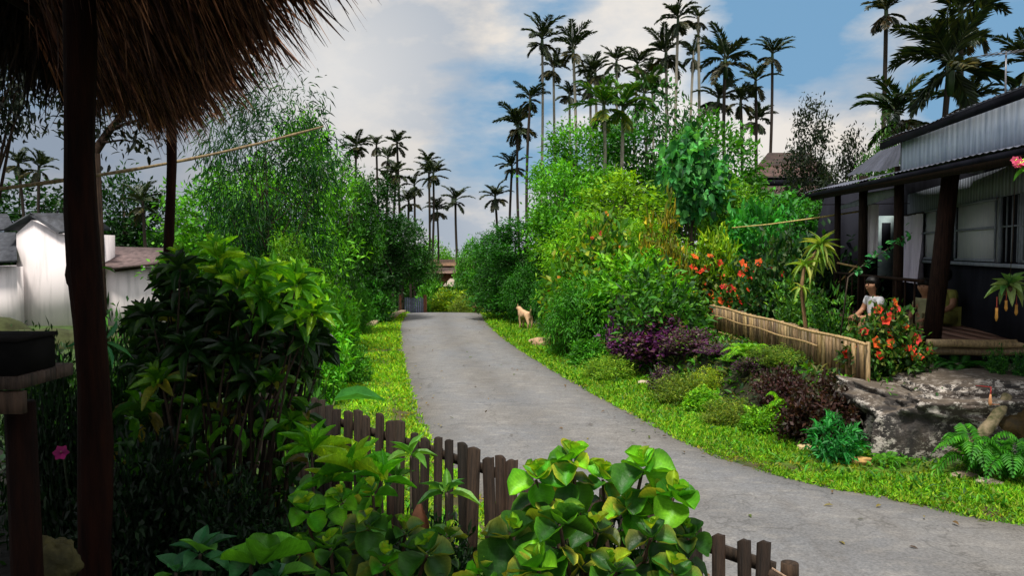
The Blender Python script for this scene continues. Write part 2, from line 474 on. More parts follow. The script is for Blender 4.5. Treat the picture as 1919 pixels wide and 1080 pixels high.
def road_mat():
    m, nt, out = new_mat('worn_asphalt')
    big = noise_n(nt, .55, 5, stretch=(1, .7, 1)); mid = noise_n(nt, 3.2, 6, stretch=(1, 2.2, 1)); fine = noise_n(nt, 42, 6, rough=.75)
    c = mixrgb(nt, (.163, .155, .148), (.153, .155, .163), ramp(nt, big, .40, .60))
    c = mixrgb(nt, c, (.24, .228, .215), ramp(nt, mid, .50, .82))
    c = mixrgb(nt, c, (.095, .086, .08), mth2(nt, ramp(nt, noise_n(nt, 1.6, 7, rough=.72, stretch=(1.4, .6, 1)), .52, .74), .6))
    ta = N(nt, 'ShaderNodeAttribute', attribute_name='tint'); c = mixrgb(nt, c, ta.outputs['Color'], 1.0, 'MULTIPLY')
    c = mixrgb(nt, c, ramp(nt, fine, .3, .72, (.55, .54, .53), (1.35, 1.34, 1.32)), 1.0, 'MULTIPLY')
    vor = N(nt, 'ShaderNodeTexVoronoi', feature='DISTANCE_TO_EDGE'); vor.inputs['Scale'].default_value = .55
    tcn = N(nt, 'ShaderNodeTexCoord'); wv = N(nt, 'ShaderNodeVectorMath', operation='ADD')
    nv = N(nt, 'ShaderNodeTexNoise'); nv.inputs['Scale'].default_value = 2.5; nv.inputs['Detail'].default_value = 6
    nt.links.new(tcn.outputs['Object'], nv.inputs['Vector'])
    nt.links.new(tcn.outputs['Object'], wv.inputs[0]); nt.links.new(nv.outputs['Color'], wv.inputs[1]); nt.links.new(wv.outputs[0], vor.inputs['Vector'])
    crack = ramp(nt, vor.outputs['Distance'], .002, .012, (.45, .44, .43), (1, 1, 1))
    c = mixrgb(nt, c, crack, .5, 'MULTIPLY')
    b = N(nt, 'ShaderNodeBsdfPrincipled'); nt.links.new(c, b.inputs['Base Color'])
    b.inputs['Roughness'].default_value = .82; b.inputs['Specular IOR Level'].default_value = .3
    bp = N(nt, 'ShaderNodeBump'); bp.inputs['Strength'].default_value = .7; bp.inputs['Distance'].default_value = .015
    nt.links.new(fine, bp.inputs['Height']); nt.links.new(bp.outputs[0], b.inputs['Normal'])
    nt.links.new(b.outputs[0], out.inputs[0])
    return m
tag(ob('road', mb, road_mat(), smooth=True), kind='structure')

# ------------------------------------------------------------------ leaf templates: (t, s, h), triangles, edge weight
def tmpl_low():
    return np.array([(0, 0, 0), (.45, -.5, .07), (1, 0, -.1), (.45, .5, .07)]), np.array([(0, 1, 2), (0, 2, 3)]), np.array([0, .5, 1, .5])
def tmpl_mid():
    T = [(0, 0, 0), (.3, 0, -.0), (.65, 0, -.03), (1, 0, -.14), (.3, -.42, .08), (.65, -.38, .05), (.3, .42, .08), (.65, .38, .05)]
    Fc = [(0, 1, 4), (0, 6, 1), (1, 5, 4), (1, 2, 5), (1, 6, 7), (1, 7, 2), (2, 3, 5), (2, 7, 3)]
    return np.array(T), np.array(Fc), np.array([0, .1, .3, 1, .8, .8, .8, .8])
def tmpl_grid(prof, nt_=7, ns=5, droop=.25, cup=.2, wave=0., fold=.0):
    T, W_ = [], []
    for i in range(nt_):
        t = i / (nt_ - 1)
        for j in range(ns):
            s = 2 * j / (ns - 1) - 1
            h = -droop * t * t + cup * s * s * prof(t) + fold * abs(s) * prof(t) + wave * math.sin(t * 14 + s) * abs(s)
            T.append((t, s * .5 * prof(t), h)); W_.append(abs(s) ** 3)
    Fc = []
    for i in range(nt_ - 1):
        for j in range(ns - 1):
            a = i * ns + j
            Fc += [(a, a + ns, a + ns + 1), (a, a + ns + 1, a + 1)]
    return np.array(T), np.array(Fc), np.array(W_)
T_LOW, T_MID = tmpl_low(), tmpl_mid()
T_CROTON = tmpl_grid(lambda t: max(.04, math.sin(PI * min(1, t * .92 + .06)) ** .8), 7, 5, .22, .12, .025, .12)
T_STRAP = tmpl_grid(lambda t: max(.03, min(1, t * 6 + .3) * (1 - t ** 3)), 7, 3, .55, .0, .0, .18)
T_ROUND = tmpl_grid(lambda t: max(.06, math.sqrt(max(0, 1 - (2 * t - 1.0) ** 2)) * (1 if t > .5 else 1.08)), 9, 7, .12, .42, .03)
T_ROUND2 = tmpl_grid(lambda t: max(.06, math.sqrt(max(0, 1 - (2 * t - 1.0) ** 2))), 9, 7, .45, .12, .035)
T_BROAD = tmpl_grid(lambda t: max(.03, math.sin(PI * t ** .75) ** .85), 6, 5, .3, .1, .02, .1)

def unit(v):
    return v / (np.linalg.norm(v, axis=-1, keepdims=True) + 1e-9)

def emit(mb, tm, P, d, nrm, L, W, col, edge=None):
    T, Fc, ew = tm
    n = len(P); k = len(T)
    d = unit(d); sd = unit(np.cross(d, nrm)); nn = np.cross(sd, d)
    L = np.broadcast_to(L, (n,)); W = np.broadcast_to(W, (n,))
    V = P[:, None] + (L[:, None] * T[:, 0])[..., None] * d[:, None] + (W[:, None] * T[:, 1])[..., None] * sd[:, None] + (L[:, None] * T[:, 2])[..., None] * nn[:, None]
    col = np.broadcast_to(col, (n, 3))
    C = np.repeat(col[:, None], k, 1)
    if k > 12:
        rib = np.where(np.abs(T[:, 1]) < 1e-6, 1.3, 1.0) * (1 + .10 * np.cos(T[:, 0] * 40))
        C = C * rib[None, :, None]
    if edge is not None:
        e = np.broadcast_to(edge, (n, 3))
        C = C * (1 - ew[None, :, None]) + e[:, None] * ew[None, :, None]
    if k > 12:
        va = T[:, 0] * 9 - np.abs(T[:, 1]) * 5.5 + 10
        C = np.concatenate([C, np.broadcast_to(va[None, :, None], (n, k, 1))], 2)
    tri = (Fc[None] + (np.arange(n) * k)[:, None, None]).reshape(-1, 3)
    mb.add_np(V.reshape(-1, 3), tri=tri, col=C.reshape(-1, C.shape[2]))

def rdir(n):
    return unit(R.normal(size=(n, 3)))

def pick(cols, n, jit=.2):
    c = np.array(cols)[R.integers(0, len(cols), n)]
    return c * (1 + jit * R.uniform(-1, 1, (n, 1))) * (1 + .06 * R.uniform(-1, 1, (n, 3)))

def cloud(mb, blobs, ncl, nl, rcl, L, W, cols, tm=T_LOW, up=.25, out=.6, droop=0., inner=.55, flat=.8, cvar=.42, edge=None):
    """Leaf clusters through the outer part of a set of ellipsoids; returns the cluster centres."""
    bl = [(np.array(c, float), np.array(r, float) * np.ones(3)) for c, r in blobs]
    wt = np.array([np.prod(r) ** (2 / 3) for c, r in bl]); wt /= wt.sum()
    which = R.choice(len(bl), ncl, p=wt)
    C = np.stack([bl[i][0] for i in which]); Rr = np.stack([bl[i][1] for i in which])
    dirs = rdir(ncl)
    f = (inner ** 3 + (1 - inner ** 3) * R.uniform(0, 1, ncl)) ** (1 / 3) * R.uniform(.86, 1.12, ncl)
    cen = C + dirs * Rr * f[:, None]
    cb = 1 + cvar * R.uniform(-1, 1, ncl)
    P = np.repeat(cen, nl, 0) + R.normal(size=(ncl * nl, 3)) * rcl
    od = np.repeat(dirs, nl, 0)
    d = od * out + rdir(ncl * nl) * .9 + np.array([0, 0, up - droop])
    nr = np.array([0, 0, flat]) + od * .35 + rdir(ncl * nl) * .65
    n = ncl * nl
    L = L * np.repeat(R.uniform(.75, 1.35, ncl), nl)
    emit(mb, tm, P, d, nr, L * R.uniform(.65, 1.25, n), W * R.uniform(.7, 1.2, n), pick(cols, n) * np.repeat(cb, nl)[:, None], edge)
    return cen

def limbs(mb, base, height, r0, targets, col=(1, 1, 1), bend=.12, n=6):
    """A tapered trunk with limbs that reach for the targets."""
    base = np.array(base, float)
    k = 7
    tp = np.stack([base + np.array([bend * math.sin(2.1 * t + 1) * height * .25 * t, bend * math.cos(1.7 * t) * height * .2 * t, height * t]) for t in np.linspace(0, 1, k)])
    mb.tube(tp, np.linspace(r0, r0 * .35, k), 8, col)
    for tg in targets[:n]:
        h = R.uniform(.35, .9)
        i = h * (k - 1); a = tp[int(i)]
        m_ = (a + tg) / 2 + np.array([0, 0, -.06 * height * R.uniform(-1, 1)]) + R.normal(size=3) * .04 * height
        ps = np.stack([(1 - t) ** 2 * a + 2 * t * (1 - t) * m_ + t * t * tg for t in np.linspace(0, 1, 5)])
        mb.tube(ps, np.linspace(r0 * .42, r0 * .1, 5), 5, col, cap=False)

# greens (linear)
G_MID = [(.045, .19, .014), (.06, .23, .015), (.035, .15, .014), (.085, .27, .018)]
G_BRIGHT = [(.10, .33, .014), (.14, .40, .016), (.07, .26, .014), (.19, .42, .018)]
G_MID = [(a * 1.5, b * 1.45, c * .95) for a, b, c in G_MID]; G_BRIGHT = [(a * 1.5, b * 1.35, c * .9) for a, b, c in G_BRIGHT]
G_DARK = [(.014, .055, .012), (.02, .075, .014), (.01, .04, .012), (.028, .09, .014)]
G_BLACK = [(.006, .013, .008), (.009, .02, .01), (.005, .009, .006), (.016, .024, .009)]
G_EMER = [(.02, .19, .05), (.03, .25, .065), (.015, .14, .04), (.05, .29, .06)]
G_YEL = [(.20, .33, .02), (.14, .28, .02), (.28, .36, .03), (.09, .22, .02)]
G_OLIVE = [(.10, .12, .025), (.075, .10, .02), (.15, .15, .03), (.05, .09, .02)]
G_PURP = [(.085, .016, .10), (.15, .03, .16), (.045, .016, .04), (.17, .08, .11), (.12, .02, .13)]
G_MAROON = [(.045, .018, .016), (.03, .014, .014), (.06, .026, .018), (.035, .03, .014)]

PROTO = {}
def proto(key, parts, H, Wd, flowers=()):
    PROTO[key] = dict(parts=parts, H=H, W=Wd, flowers=flowers)

# ---- broadleaf tree forms
def tree_form(key, H, blobs, ncl, nl, rcl, L, W, cols, r0=.09, mat='leaf', trunk_h=.75, nlimb=9, bark='bark', **kw):
    mb = MB(); cen = cloud(mb, blobs, ncl, nl, rcl, L, W, cols, **kw)
    tb = MB(); limbs(tb, (0, 0, 0), H * trunk_h, r0, cen[R.permutation(len(cen))], n=nlimb)
    wd = max(abs(np.concatenate(mb.v)[:, 0]).max() * 2 * .92, .1)
    proto(key, [('trunk', tb.mesh('trunk', M[bark], True)), ('crown', mb.mesh('crown', M[mat], True))], H, wd)

tree_form('round_tree', 5.0, [((0, 0, 3.5), (1.3, 1.3, 1.3)), ((.9, .2, 2.7), (.9, .9, .8)), ((-.9, -.2, 2.8), (.9, .9, .9)), ((.2, -.8, 2.2), (.9, .8, .8)), ((0, .7, 2.4), (.9, .8, .8))], 330, 26, .17, .17, .085, G_MID)
tree_form('tall_tree', 7.0, [((0, 0, 6.0), (.8, .8, .9)), ((.5, .1, 4.8), (1.0, 1, .9)), ((-.6, -.2, 4.0), (1.1, 1, .9)), ((.3, -.3, 3.0), (1.2, 1.1, .9)), ((-.4, .2, 2.1), (1.2, 1.1, .9)), ((.5, 0, 1.2), (1.1, 1, .8))], 420, 26, .18, .17, .08, G_MID)
tree_form('feather_tree', 5.0, [((0, 0, 3.9), (.9, .9, .9)), ((.8, 0, 2.9), (1.1, 1, .8)), ((-.8, .1, 2.6), (1.1, 1, .9)), ((.1, -.5, 1.7), (1.4, 1.2, .9)), ((.9, -.4, 1.2), (.9, .9, .7)), ((-1, -.3, 1.2), (.9, .9, .7))], 400, 30, .2, .2, .042, G_BRIGHT, up=.1, droop=.25)
tree_form('weeping_bush', 2.0, [((0, 0, 1.1), (.85, .8, .8)), ((.5, -.2, .8), (.7, .7, .65)), ((-.5, -.1, .75), (.7, .7, .65))], 420, 24, .1, .12, .03, G_MID, r0=.04, droop=.55, up=0, out=.7)
tree_form('big_leaf_tree', 5.0, [((0, 0, 4.35), (.8, .8, .5)), ((.85, -.1, 3.75), (.7, .7, .5)), ((-.9, -.1, 3.9), (.6, .7, .45)), ((.2, -.5, 3.3), (.8, .7, .5)), ((-.6, -.3, 3.2), (.45, .5, .4)), ((1.35, .1, 3.2), (.45, .5, .4))], 150, 7, .17, .27, .27, [(.06, .30, .07), (.09, .38, .10), (.03, .20, .05), (.12, .42, .10), (.015, .10, .03)], r0=.09, mat='leaf', tm=T_BROAD, flat=1.0, up=.1, droop=.0, out=.8, trunk_h=.72)
tree_form('dark_tree', 5.0, [((0, 0, 4.2), (.55, .55, .75)), ((.5, 0, 3.0), (1.0, 1, .8)), ((-.6, 0, 2.6), (1.0, 1, .8)), ((.2, 0, 1.6), (1.3, 1.2, .9)), ((-.3, -.2, .9), (1.3, 1.2, .7))], 280, 34, .15, .125, .065, [(a * 1.5, b * 1.7, c) for a, b, c in G_BLACK], inner=.4)
tree_form('loose_tree', 6.0, [((0, 0, 5.1), (.8, .8, .8)), ((1.0, 0, 4.2), (.9, .9, .7)), ((-1.0, .1, 4.3), (.9, .9, .7)), ((-.3, -.4, 3.2), (1.1, 1, .8)), ((.6, .2, 2.5), (1.0, 1, .7))], 170, 22, .22, .2, .09, G_DARK, inner=.35, nlimb=14)
tree_form('bamboo_clump', 6.0, [((.3, 0, 5.2), (1.3, .9, .6)), ((-.8, 0, 4.6), (1.1, .9, .7)), ((1.2, 0, 4.3), (.9, .8, .8)), ((0, -.2, 3.6), (1.7, 1.0, .8)), ((-.9, 0, 2.6), (1.1, 1, .8)), ((.8, 0, 2.5), (1.0, 1, .8))], 270, 26, .2, .20, .026, [(.014, .08, .022), (.02, .11, .026), (.012, .06, .02), (.04, .16, .02)], r0=.05, droop=.75, up=0, out=.75, nlimb=22, inner=.3)
tree_form('branchy_tree', 5.0, [((.9, 0, 4.2), (.8, .7, .4)), ((-.8, 0, 4.2), (.9, .7, .5)), ((.2, 0, 3.5), (.9, .7, .4)), ((1.4, 0, 3.2), (.5, .5, .35))], 120, 12, .12, .13, .07, G_BLACK, r0=.13, nlimb=13, inner=.2, trunk_h=.62, bark='darkwood')
# ---- shrubs
def shrub_form(key, H, blobs, ncl, nl, rcl, L, W, cols, mat='leaf', stems=7, flowers=0, r0=.012, **kw):
    mb = MB(); cen = cloud(mb, blobs, ncl, nl, rcl, L, W, cols, **kw)
    tb = MB()
    pick_ = cen[R.permutation(len(cen))][:stems]
    for c in pick_:
        b0 = np.array([c[0] * .15, c[1] * .15, 0]); m_ = np.array([c[0] * .4, c[1] * .4, c[2] * .6])
        ps = np.stack([(1 - t) ** 2 * b0 + 2 * t * (1 - t) * m_ + t * t * c for t in np.linspace(0, 1, 6)])
        tb.tube(ps, np.linspace(r0, r0 * .4, 6), 5)
    fl = []
    if flowers:
        # on the camera-facing upper side, where the photo shows them
        o_ = cen[(cen[:, 1] < .15 * H) & (cen[:, 2] > .25 * H)]
        o_ = o_[R.permutation(len(o_))]
        for c in o_:
            if all(np.linalg.norm(c - f) > .13 * H for f in fl): fl.append(c + np.array([0, -.06 * H, .06 * H]))
            if len(fl) >= flowers: break
    Vv = np.concatenate(mb.v)
    proto(key, [('stems', tb.mesh('stems', M['bark'], True)), ('foliage', mb.mesh('foliage', M[mat], True))], float(np.percentile(Vv[:, 2], 99)), float(np.percentile(abs(Vv[:, 0]), 98) * 2), fl)

def dome(s=1.0, h=1.0):
    return [((0, 0, .5 * h), (.5 * s, .5 * s, .5 * h)), ((.3 * s, -.1 * s, .32 * h), (.35 * s, .35 * s, .32 * h)), ((-.3 * s, .05 * s, .34 * h), (.35 * s, .35 * s, .33 * h)), ((.02, -.3 * s, .28 * h), (.35 * s, .3 * s, .28 * h))]
shrub_form('round_shrub', 1, dome(), 190, 20, .06, .10, .05, G_MID)
shrub_form('bright_shrub', 1, dome(), 190, 20, .06, .11, .045, G_BRIGHT)
shrub_form('soft_shrub', 1, dome(1, .9), 220, 24, .06, .07, .022, [(a * 1.6, b * 1.9, c) for a, b, c in G_OLIVE], up=.4)
shrub_form('purple_shrub', 1, dome(1.1, .9), 210, 18, .06, .085, .055, G_PURP + G_OLIVE[:1])
shrub_form('maroon_shrub', 1, dome(1.1, .9), 240, 18, .06, .085, .055, G_MAROON)
shrub_form('hibiscus', 1, dome(1.1, 1), 170, 18, .07, .105, .06, [(.03, .11, .015), (.05, .15, .015), (.02, .07, .012), (.09, .2, .02), (.16, .2, .03)], flowers=46, stems=12)
shrub_form('loose_shrub', 1, dome(1.1, 1.05), 120, 18, .08, .13, .055, [(.03, .13, .015), (.05, .2, .02), (.1, .28, .02), (.02, .08, .014)], flowers=0, inner=.3, stems=12)
shrub_form('thicket', 1, dome(1.5, 1.0), 230, 18, .09, .11, .05, G_DARK, inner=.35, stems=14)

# flower mesh
def flower_mesh(name, n=5, col=(.75, .05, .02)):
    mb = MB()
    for i in range(n):
        a = i * 2 * PI / n
        d = np.array([[math.cos(a), math.sin(a), .45]])
        emit(mb, T_MID, np.zeros((1, 3)), d, np.array([[0, 0, 1.0]]), .055, .06, np.array([col]) * R.uniform(.8, 1.15))
    mb.tube([(0, 0, 0), (.01, 0, .05)], [.004, .003], 5, (.8, .5, .05))
    return mb.mesh(name, M['petal'], True)
FLOWER = [flower_mesh('flower', 5, (.72, .045, .018)), flower_mesh('flower', 5, (.85, .13, .03)), flower_mesh('flower', 6, (.62, .03, .03))]

def put(name, label, cat, key, px, D, top, width=None, base=None, color=None, group=None, rot=None, fcolor=None, nflow=None, fscale=1.0):
    """Stand a plant on the ground at photo column px and distance D, as tall as row `top` at that distance says."""
    x = gx(px, D); z0 = gz(x, D) - .03 if base is None else base
    p = PROTO[key]
    H = float(at(px, top, D)[2]) - z0
    sz = H / p['H']
    sx = (width / F * D) / p['W'] if width else sz
    e = thing(name, label, cat, (x, D, z0), (0 if p['flowers'] else R.uniform(0, 2 * PI)) if rot is None else rot, group)
    e.scale = (sx, sx, sz)
    for nm, me in p['parts']:
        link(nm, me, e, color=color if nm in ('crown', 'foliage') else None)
    fl = p['flowers'][:nflow] if nflow is not None else p['flowers']
    for i, c in enumerate(fl):
        f = link('flower', FLOWER[i % 3], e, tuple(c), fcolor)
        f.rotation_euler = (R.uniform(.5, 1.3), R.uniform(-.4, .4), R.uniform(-.7, .7))
        k = fscale * R.uniform(.8, 1.2)
        f.scale = (k / sx, k / sx, k / sz)
    return e

# ------------------------------------------------------------------ areca palms
def palm_crown(key, nf, Lf, cols, ll=.42, lw=.085, nl=26, spread=1.0, skirt=5):
    mb = MB()
    for i in range(nf + skirt):
        az = i * 2.4 + R.uniform(-.35, .35)
        up_f = i < nf
        el = (1.5 - spread * (.15 + .95 * (i / nf))) + R.uniform(-.1, .1) if up_f else R.uniform(-.75, -.1)
        L = Lf * R.uniform(.75, 1.1) * (1 if up_f else .72)
        k = 9; p = np.array([0, 0, 0.0 if up_f else -.18]); pts = [p]; e_ = el
        bend = R.uniform(.65, 1.35) if up_f else R.uniform(.4, .8)
        for j in range(k):
            e_ -= bend / k * (.4 + 1.2 * j / k)
            p = p + np.array([math.cos(az) * math.cos(e_), math.sin(az) * math.cos(e_), math.sin(e_)]) * L / k
            pts.append(p)
        pts = np.array(pts)
        mb.tube(pts, np.linspace(.032, .006, k + 1), 4, (.03, .045, .015), cap=False)
        tt = np.linspace(.14, 1, nl)
        pos = np.stack([np.interp(tt * k, np.arange(k + 1), pts[:, a]) for a in range(3)], 1)
        tan = unit(np.gradient(pos, axis=0))
        side = unit(np.cross(tan, [0, 0, 1.0])); upv = np.cross(side, tan)
        prof = np.sin(PI * (tt * .78 + .16)) ** .6
        old = not up_f and R.uniform() < .4
        for sg in (-1, 1):
            d = tan * .95 + side * sg * .75 + upv * R.uniform(.0, .55, (nl, 1)) - np.array([0, 0, .22])
            c = pick(cols, nl) * (np.array([1.8, 1.0, .7]) if old else 1)
            emit(mb, T_LOW, pos, d, upv + side * sg * -.3, ll * prof * R.uniform(.7, 1.15, nl), lw * R.uniform(.7, 1.2, nl), c)
    PROTO[key] = mb.mesh('crown', M['palm'], True)
P_DK = [(.015, .034, .013), (.026, .052, .016), (.009, .020, .010), (.045, .065, .015)]  # dark frond colours carry the silhouette against the sky
palm_crown('palm0', 9, 1.5, P_DK, spread=1.0, skirt=6)
palm_crown('palm1', 8, 1.5, P_DK, spread=.95, skirt=4)
palm_crown('palm2', 10, 1.4, P_DK, spread=1.15, skirt=8)
palm_crown('palm3', 7, 1.35, P_DK, spread=1.05, skirt=5)
palm_crown('palmv0', 10, 1.7, P_DK, .46, .08, 30, .95, 6)
palm_crown('palmv1', 9, 1.6, [(.014, .03, .012), (.03, .05, .014), (.01, .02, .01), (.07, .07, .02)], .44, .075, 30, .9, 7)
palm_crown('palmg0', 9, 1.7, [(.05, .19, .015), (.08, .25, .02), (.03, .13, .015), (.16, .3, .03)], .5, .085, 26, 1.15, 5)  # brighter fronds, sunlit look put into the colour
palm_crown('palmg1', 9, 1.6, [(.03, .10, .015), (.05, .14, .018), (.02, .07, .012), (.10, .16, .03)], .5, .085, 26, 1.1, 5)
tb = MB()
tp = [(.12 * math.sin(PI * t), .05 * math.sin(2 * PI * t), t) for t in np.linspace(0, 1, 14)]
tb.tube(tp, np.linspace(1.15, .85, 14), 8)
TRUNK_DARK = None
_v = np.concatenate(tb.v)
PALM_TRUNK = {}
for nm, m_ in (('pale', 'palebark'), ('dark', 'bark')):
    b2 = MB()
    pts = np.array(tp); 
    b2.tube(np.column_stack([pts[:, 0], pts[:, 1], pts[:, 2]]) * np.array([1, 1, 1]), np.linspace(.0, .0, 14) + np.linspace(.08, .06, 14), 8, (1, 1, 1) if nm == 'pale' else (.5, .5, .5))
    PALM_TRUNK[nm] = b2.mesh('trunk', M[m_], True)
cs = MB(); cs.tube([(0, 0, -.75), (0, 0, -.4), (0, 0, -.05), (0, 0, .1)], [.07, .1, .08, .03], 8, (.03, .07, .02))
SHAFT = cs.mesh('crown_shaft', M['palm'], True)
nc = MB()
for i in range(40):
    d = rdir(1)[0]; nc.sphere(np.array([0, 0, -1.0]) + d * np.array([.18, .18, .26]) * R.uniform(.4, 1), .04, 6, 4, (.55, .42, .03))
NUTS = nc.mesh('nut_cluster', M['petal'], True)

def palm(label, px, py, D, wpx, variant, trunk='pale', group=None, lean=0, color=None, nuts=False, tcol=None):
    x = gx(px, D); z0 = gz(x, D) - .05
    zt = float(at(px, py, D)[2]); H = zt - z0
    s = (wpx / F * D) / (2.6 if D > 25 else 2.8) * R.uniform(.9, 1.1); H -= .25 * s
    e = thing('areca_palm', label, 'palm tree', (x, D, z0), R.uniform(0, 6.28), group)
    e.rotation_euler = (R.uniform(-.025, .025), R.uniform(-.025, .025), e.rotation_euler.z)
    t = link('trunk', PALM_TRUNK[trunk], e, color=tcol); t.scale = (R.uniform(.6, 2.6), R.uniform(.6, 2.2), H) if False else (1, 1, H)
    c = link('crown_shaft', SHAFT, e, (0, 0, H), color); c.scale = (s, s, s)
    c = link('crown', PROTO[variant], e, (0, 0, H), color); c.scale = (s, s, s)
    c.rotation_euler = (R.uniform(-.28, .28), R.uniform(-.28, .28), R.uniform(0, 6)); c.scale = (s, s, s * R.uniform(.85, 1.2))
    if nuts:
        c = link('nut_cluster', NUTS, e, (.1, -.15, H)); c.scale = (s, s, s)
    return e

G1 = 'areca palms rising behind the flower gardens'
palm('tall dark palm with the clean crown at the outer edge of the grove', 1018, 62, 40, 96, 'palm0', group=G1)
palm('shorter dark palm tucked just below the tall one at the grove edge', 1036, 118, 42, 70, 'palm2', group=G1)
palm('dark palm with upright fronds, second tall crown along the grove', 1078, 82, 38, 96, 'palm1', group=G1)
palm('bushy dark palm crown in the middle of the dense palm row', 1118, 125, 40, 96, 'palm2', group=G1)
palm('narrow dark palm with short fronds above the sunlit yellow palms', 1146, 108, 44, 70, 'palm3', group=G1)
palm('dark palm beside the pale cloud, drooping over the sunlit palms', 1186, 112, 42, 80, 'palm1', group=G1)
palm('open fan shaped palm below the blue patch of sky', 1236, 88, 38, 96, 'palm0', group=G1)
palm('very tall slim palm whose crown nearly meets the picture top', 1266, 22, 36, 84, 'palm2', group=G1)
palm('tallest palm with a small ragged crown and long bare trunk', 1306, 28, 38, 60, 'palm3', group=G1)
palm('wide dark palm with heavy fronds above the big leaf tree', 1368, 98, 33, 130, 'palm0', group=G1, trunk='dark')
palm('slender palm with arching fronds standing apart beside open sky', 1441, 92, 36, 92, 'palm1', group=G1, trunk='dark')
palm('dark palm hanging just under the slender arching one', 1408, 145, 38, 84, 'palm3', group=G1, trunk='dark')
palm('low palm with a short crown near the brown hip roof', 1414, 218, 42, 76, 'palm2', group=G1, trunk='dark')
palm('half hidden dark palm over the orange flowering tree', 1340, 175, 38, 100, 'palm2', group=G1, trunk='dark')
palm('dark palm with outspread fronds guarding the gap above the road', 987, 178, 40, 78, 'palm1', group=G1, trunk='dark')
palm('bushy dark palm just under the outspread one by the gap', 972, 225, 43, 84, 'palm2', group=G1, trunk='dark')
palm('drooping dark palm low beside the pale gap of sky', 958, 305, 44, 80, 'palm0', group=G1, trunk='dark')
palm('lowest small dark palm at the right side of the road gap'.replace(' right', ' garden'), 932, 362, 46, 60, 'palm2', group=G1, trunk='dark')
palm('sunlit yellow green palm with a pale bare trunk', 1132, 185, 30, 104, 'palmg0', group=G1)
palm('sunlit palm with a yellow nut cluster under its crown', 1166, 190, 30.5, 100, 'palmg0', group=G1, nuts=True)
palm('dull green palm between the sunlit palms and the leafy tree', 1212, 165, 34, 104, 'palmg1', group=G1)
palm('slim dark palm between the two tallest bare trunks', 1288, 96, 43, 70, 'palm3', group=G1)
palm('dark palm low behind the open fan shaped palm', 1222, 132, 45, 70, 'palm2', group=G1)
palm('dark palm whose crown overlaps the bushy middle one', 1098, 152, 43, 76, 'palm0', group=G1)
palm('dark palm below the wide heavy fronds', 1384, 182, 37, 80, 'palm1', group=G1, trunk='dark')
palm('small dark palm over the fresh green tree', 1060, 168, 45, 62, 'palm2', group=G1)
G2 = 'areca palms behind the wooden house'
palm('low broad palm spreading over the end of the metal roof', 1668, 200, 21, 190, 'palmg1', group=G2, trunk='dark', color=(.45, .4, .5))
palm('tall bare trunked palm cut off by the top of the photo', 1664, 10, 24, 110, 'palmv1', group=G2, trunk='dark')
palm('big dark palm with long fronds above the house roof', 1772, 95, 19, 230, 'palmv0', group=G2, trunk='dark')
palm('palm with a crown cropped by the photo top, over the house', 1800, 5, 22, 210, 'palmv1', group=G2, trunk='dark')
palm('short palm fan poking up beside the television aerial', 1812, 178, 21, 150, 'palmv1', group=G2, trunk='dark')
palm('palm at the photo edge just behind the television aerial', 1925, 105, 20, 130, 'palmv0', group=G2, trunk='dark')
G3 = 'distant areca palms beyond the leafy trees by the bend'
palm('dark distant palm touching the bright leafy tree top', 668, 268, 45, 62, 'palm2', group=G3, trunk='dark')
palm('thin distant palm with a tiny crown in the open sky', 706, 268, 50, 44, 'palm3', group=G3, trunk='dark')
palm('distant palm with the highest spread crown of its group', 748, 262, 46, 64, 'palm1', group=G3, trunk='dark')
palm('bushy distant palm directly under the highest crown', 738, 318, 44, 70, 'palm2', group=G3, trunk='dark')
palm('distant palm with thick round crown near the middle gap', 812, 318, 45, 66, 'palm0', group=G3, trunk='dark')
palm('distant palm squeezed between two larger crowns', 782, 342, 47, 54, 'palm3', group=G3, trunk='dark')
palm('lowest distant palm leaning over the pale end of the sky', 856, 368, 44, 60, 'palm0', group=G3, trunk='dark')
palm('small distant palm between the thin palm and the highest crown', 726, 292, 48, 52, 'palm1', group=G3, trunk='dark')
palm('small distant palm half sunk behind the dark lane tree', 722, 335, 46, 60, 'palm0', group=G3, trunk='dark')
palm('distant palm touching the thick round crown from below', 800, 298, 49, 56, 'palm2', group=G3, trunk='dark')
palm('low distant palm under the squeezed palm crown', 770, 372, 45, 62, 'palm1', group=G3, trunk='dark')
palm('low distant palm just above the far huts', 826, 388, 50, 54, 'palm2', group=G3, trunk='dark')
G4 = 'dark palms beyond the white house'
palm('dark palm beyond the white house, nearer the photo edge', 50, 300, 38, 70, 'palm2', group=G4, trunk='dark')
palm('dark palm beyond the white house, close to the thick post', 84, 308, 38, 76, 'palm1', group=G4, trunk='dark')
palm('dark palm seen between the two shelter posts', 272, 372, 34, 80, 'palm0', group=G4, trunk='dark')

# ------------------------------------------------------------------ trees and shrubs across the gardens
TR = 'trees of the garden across the road'
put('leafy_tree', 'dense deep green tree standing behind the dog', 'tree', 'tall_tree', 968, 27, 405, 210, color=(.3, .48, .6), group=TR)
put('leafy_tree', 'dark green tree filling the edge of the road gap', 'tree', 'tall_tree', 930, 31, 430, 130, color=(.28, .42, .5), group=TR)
put('feathery_tree', 'bright feathery tree with orange flowers above the hedge', 'tree', 'feather_tree', 1095, 20.5, 392, 250, group=TR)
put('feathery_tree', 'yellow green feathery tree beside the big leaf tree', 'tree', 'feather_tree', 1205, 20, 405, 230, color=(1.1, 1.02, .9), group=TR)
put('leafy_tree', 'mid green tree behind the slim bare palm trunks', 'tree', 'tall_tree', 1075, 30, 222, 230, color=(1.1, 1.1, 1), group=TR)
put('leafy_tree', 'tall green tree behind the pair of sunlit palms', 'tree', 'tall_tree', 1160, 33, 215, 220, color=(.5, .7, .9), group=TR)
put('leafy_tree', 'pale green tree rising in the brightest part of the sky', 'tree', 'loose_tree', 1240, 33, 150, 260, color=(2.4, 2.5, 2.2), group=TR)
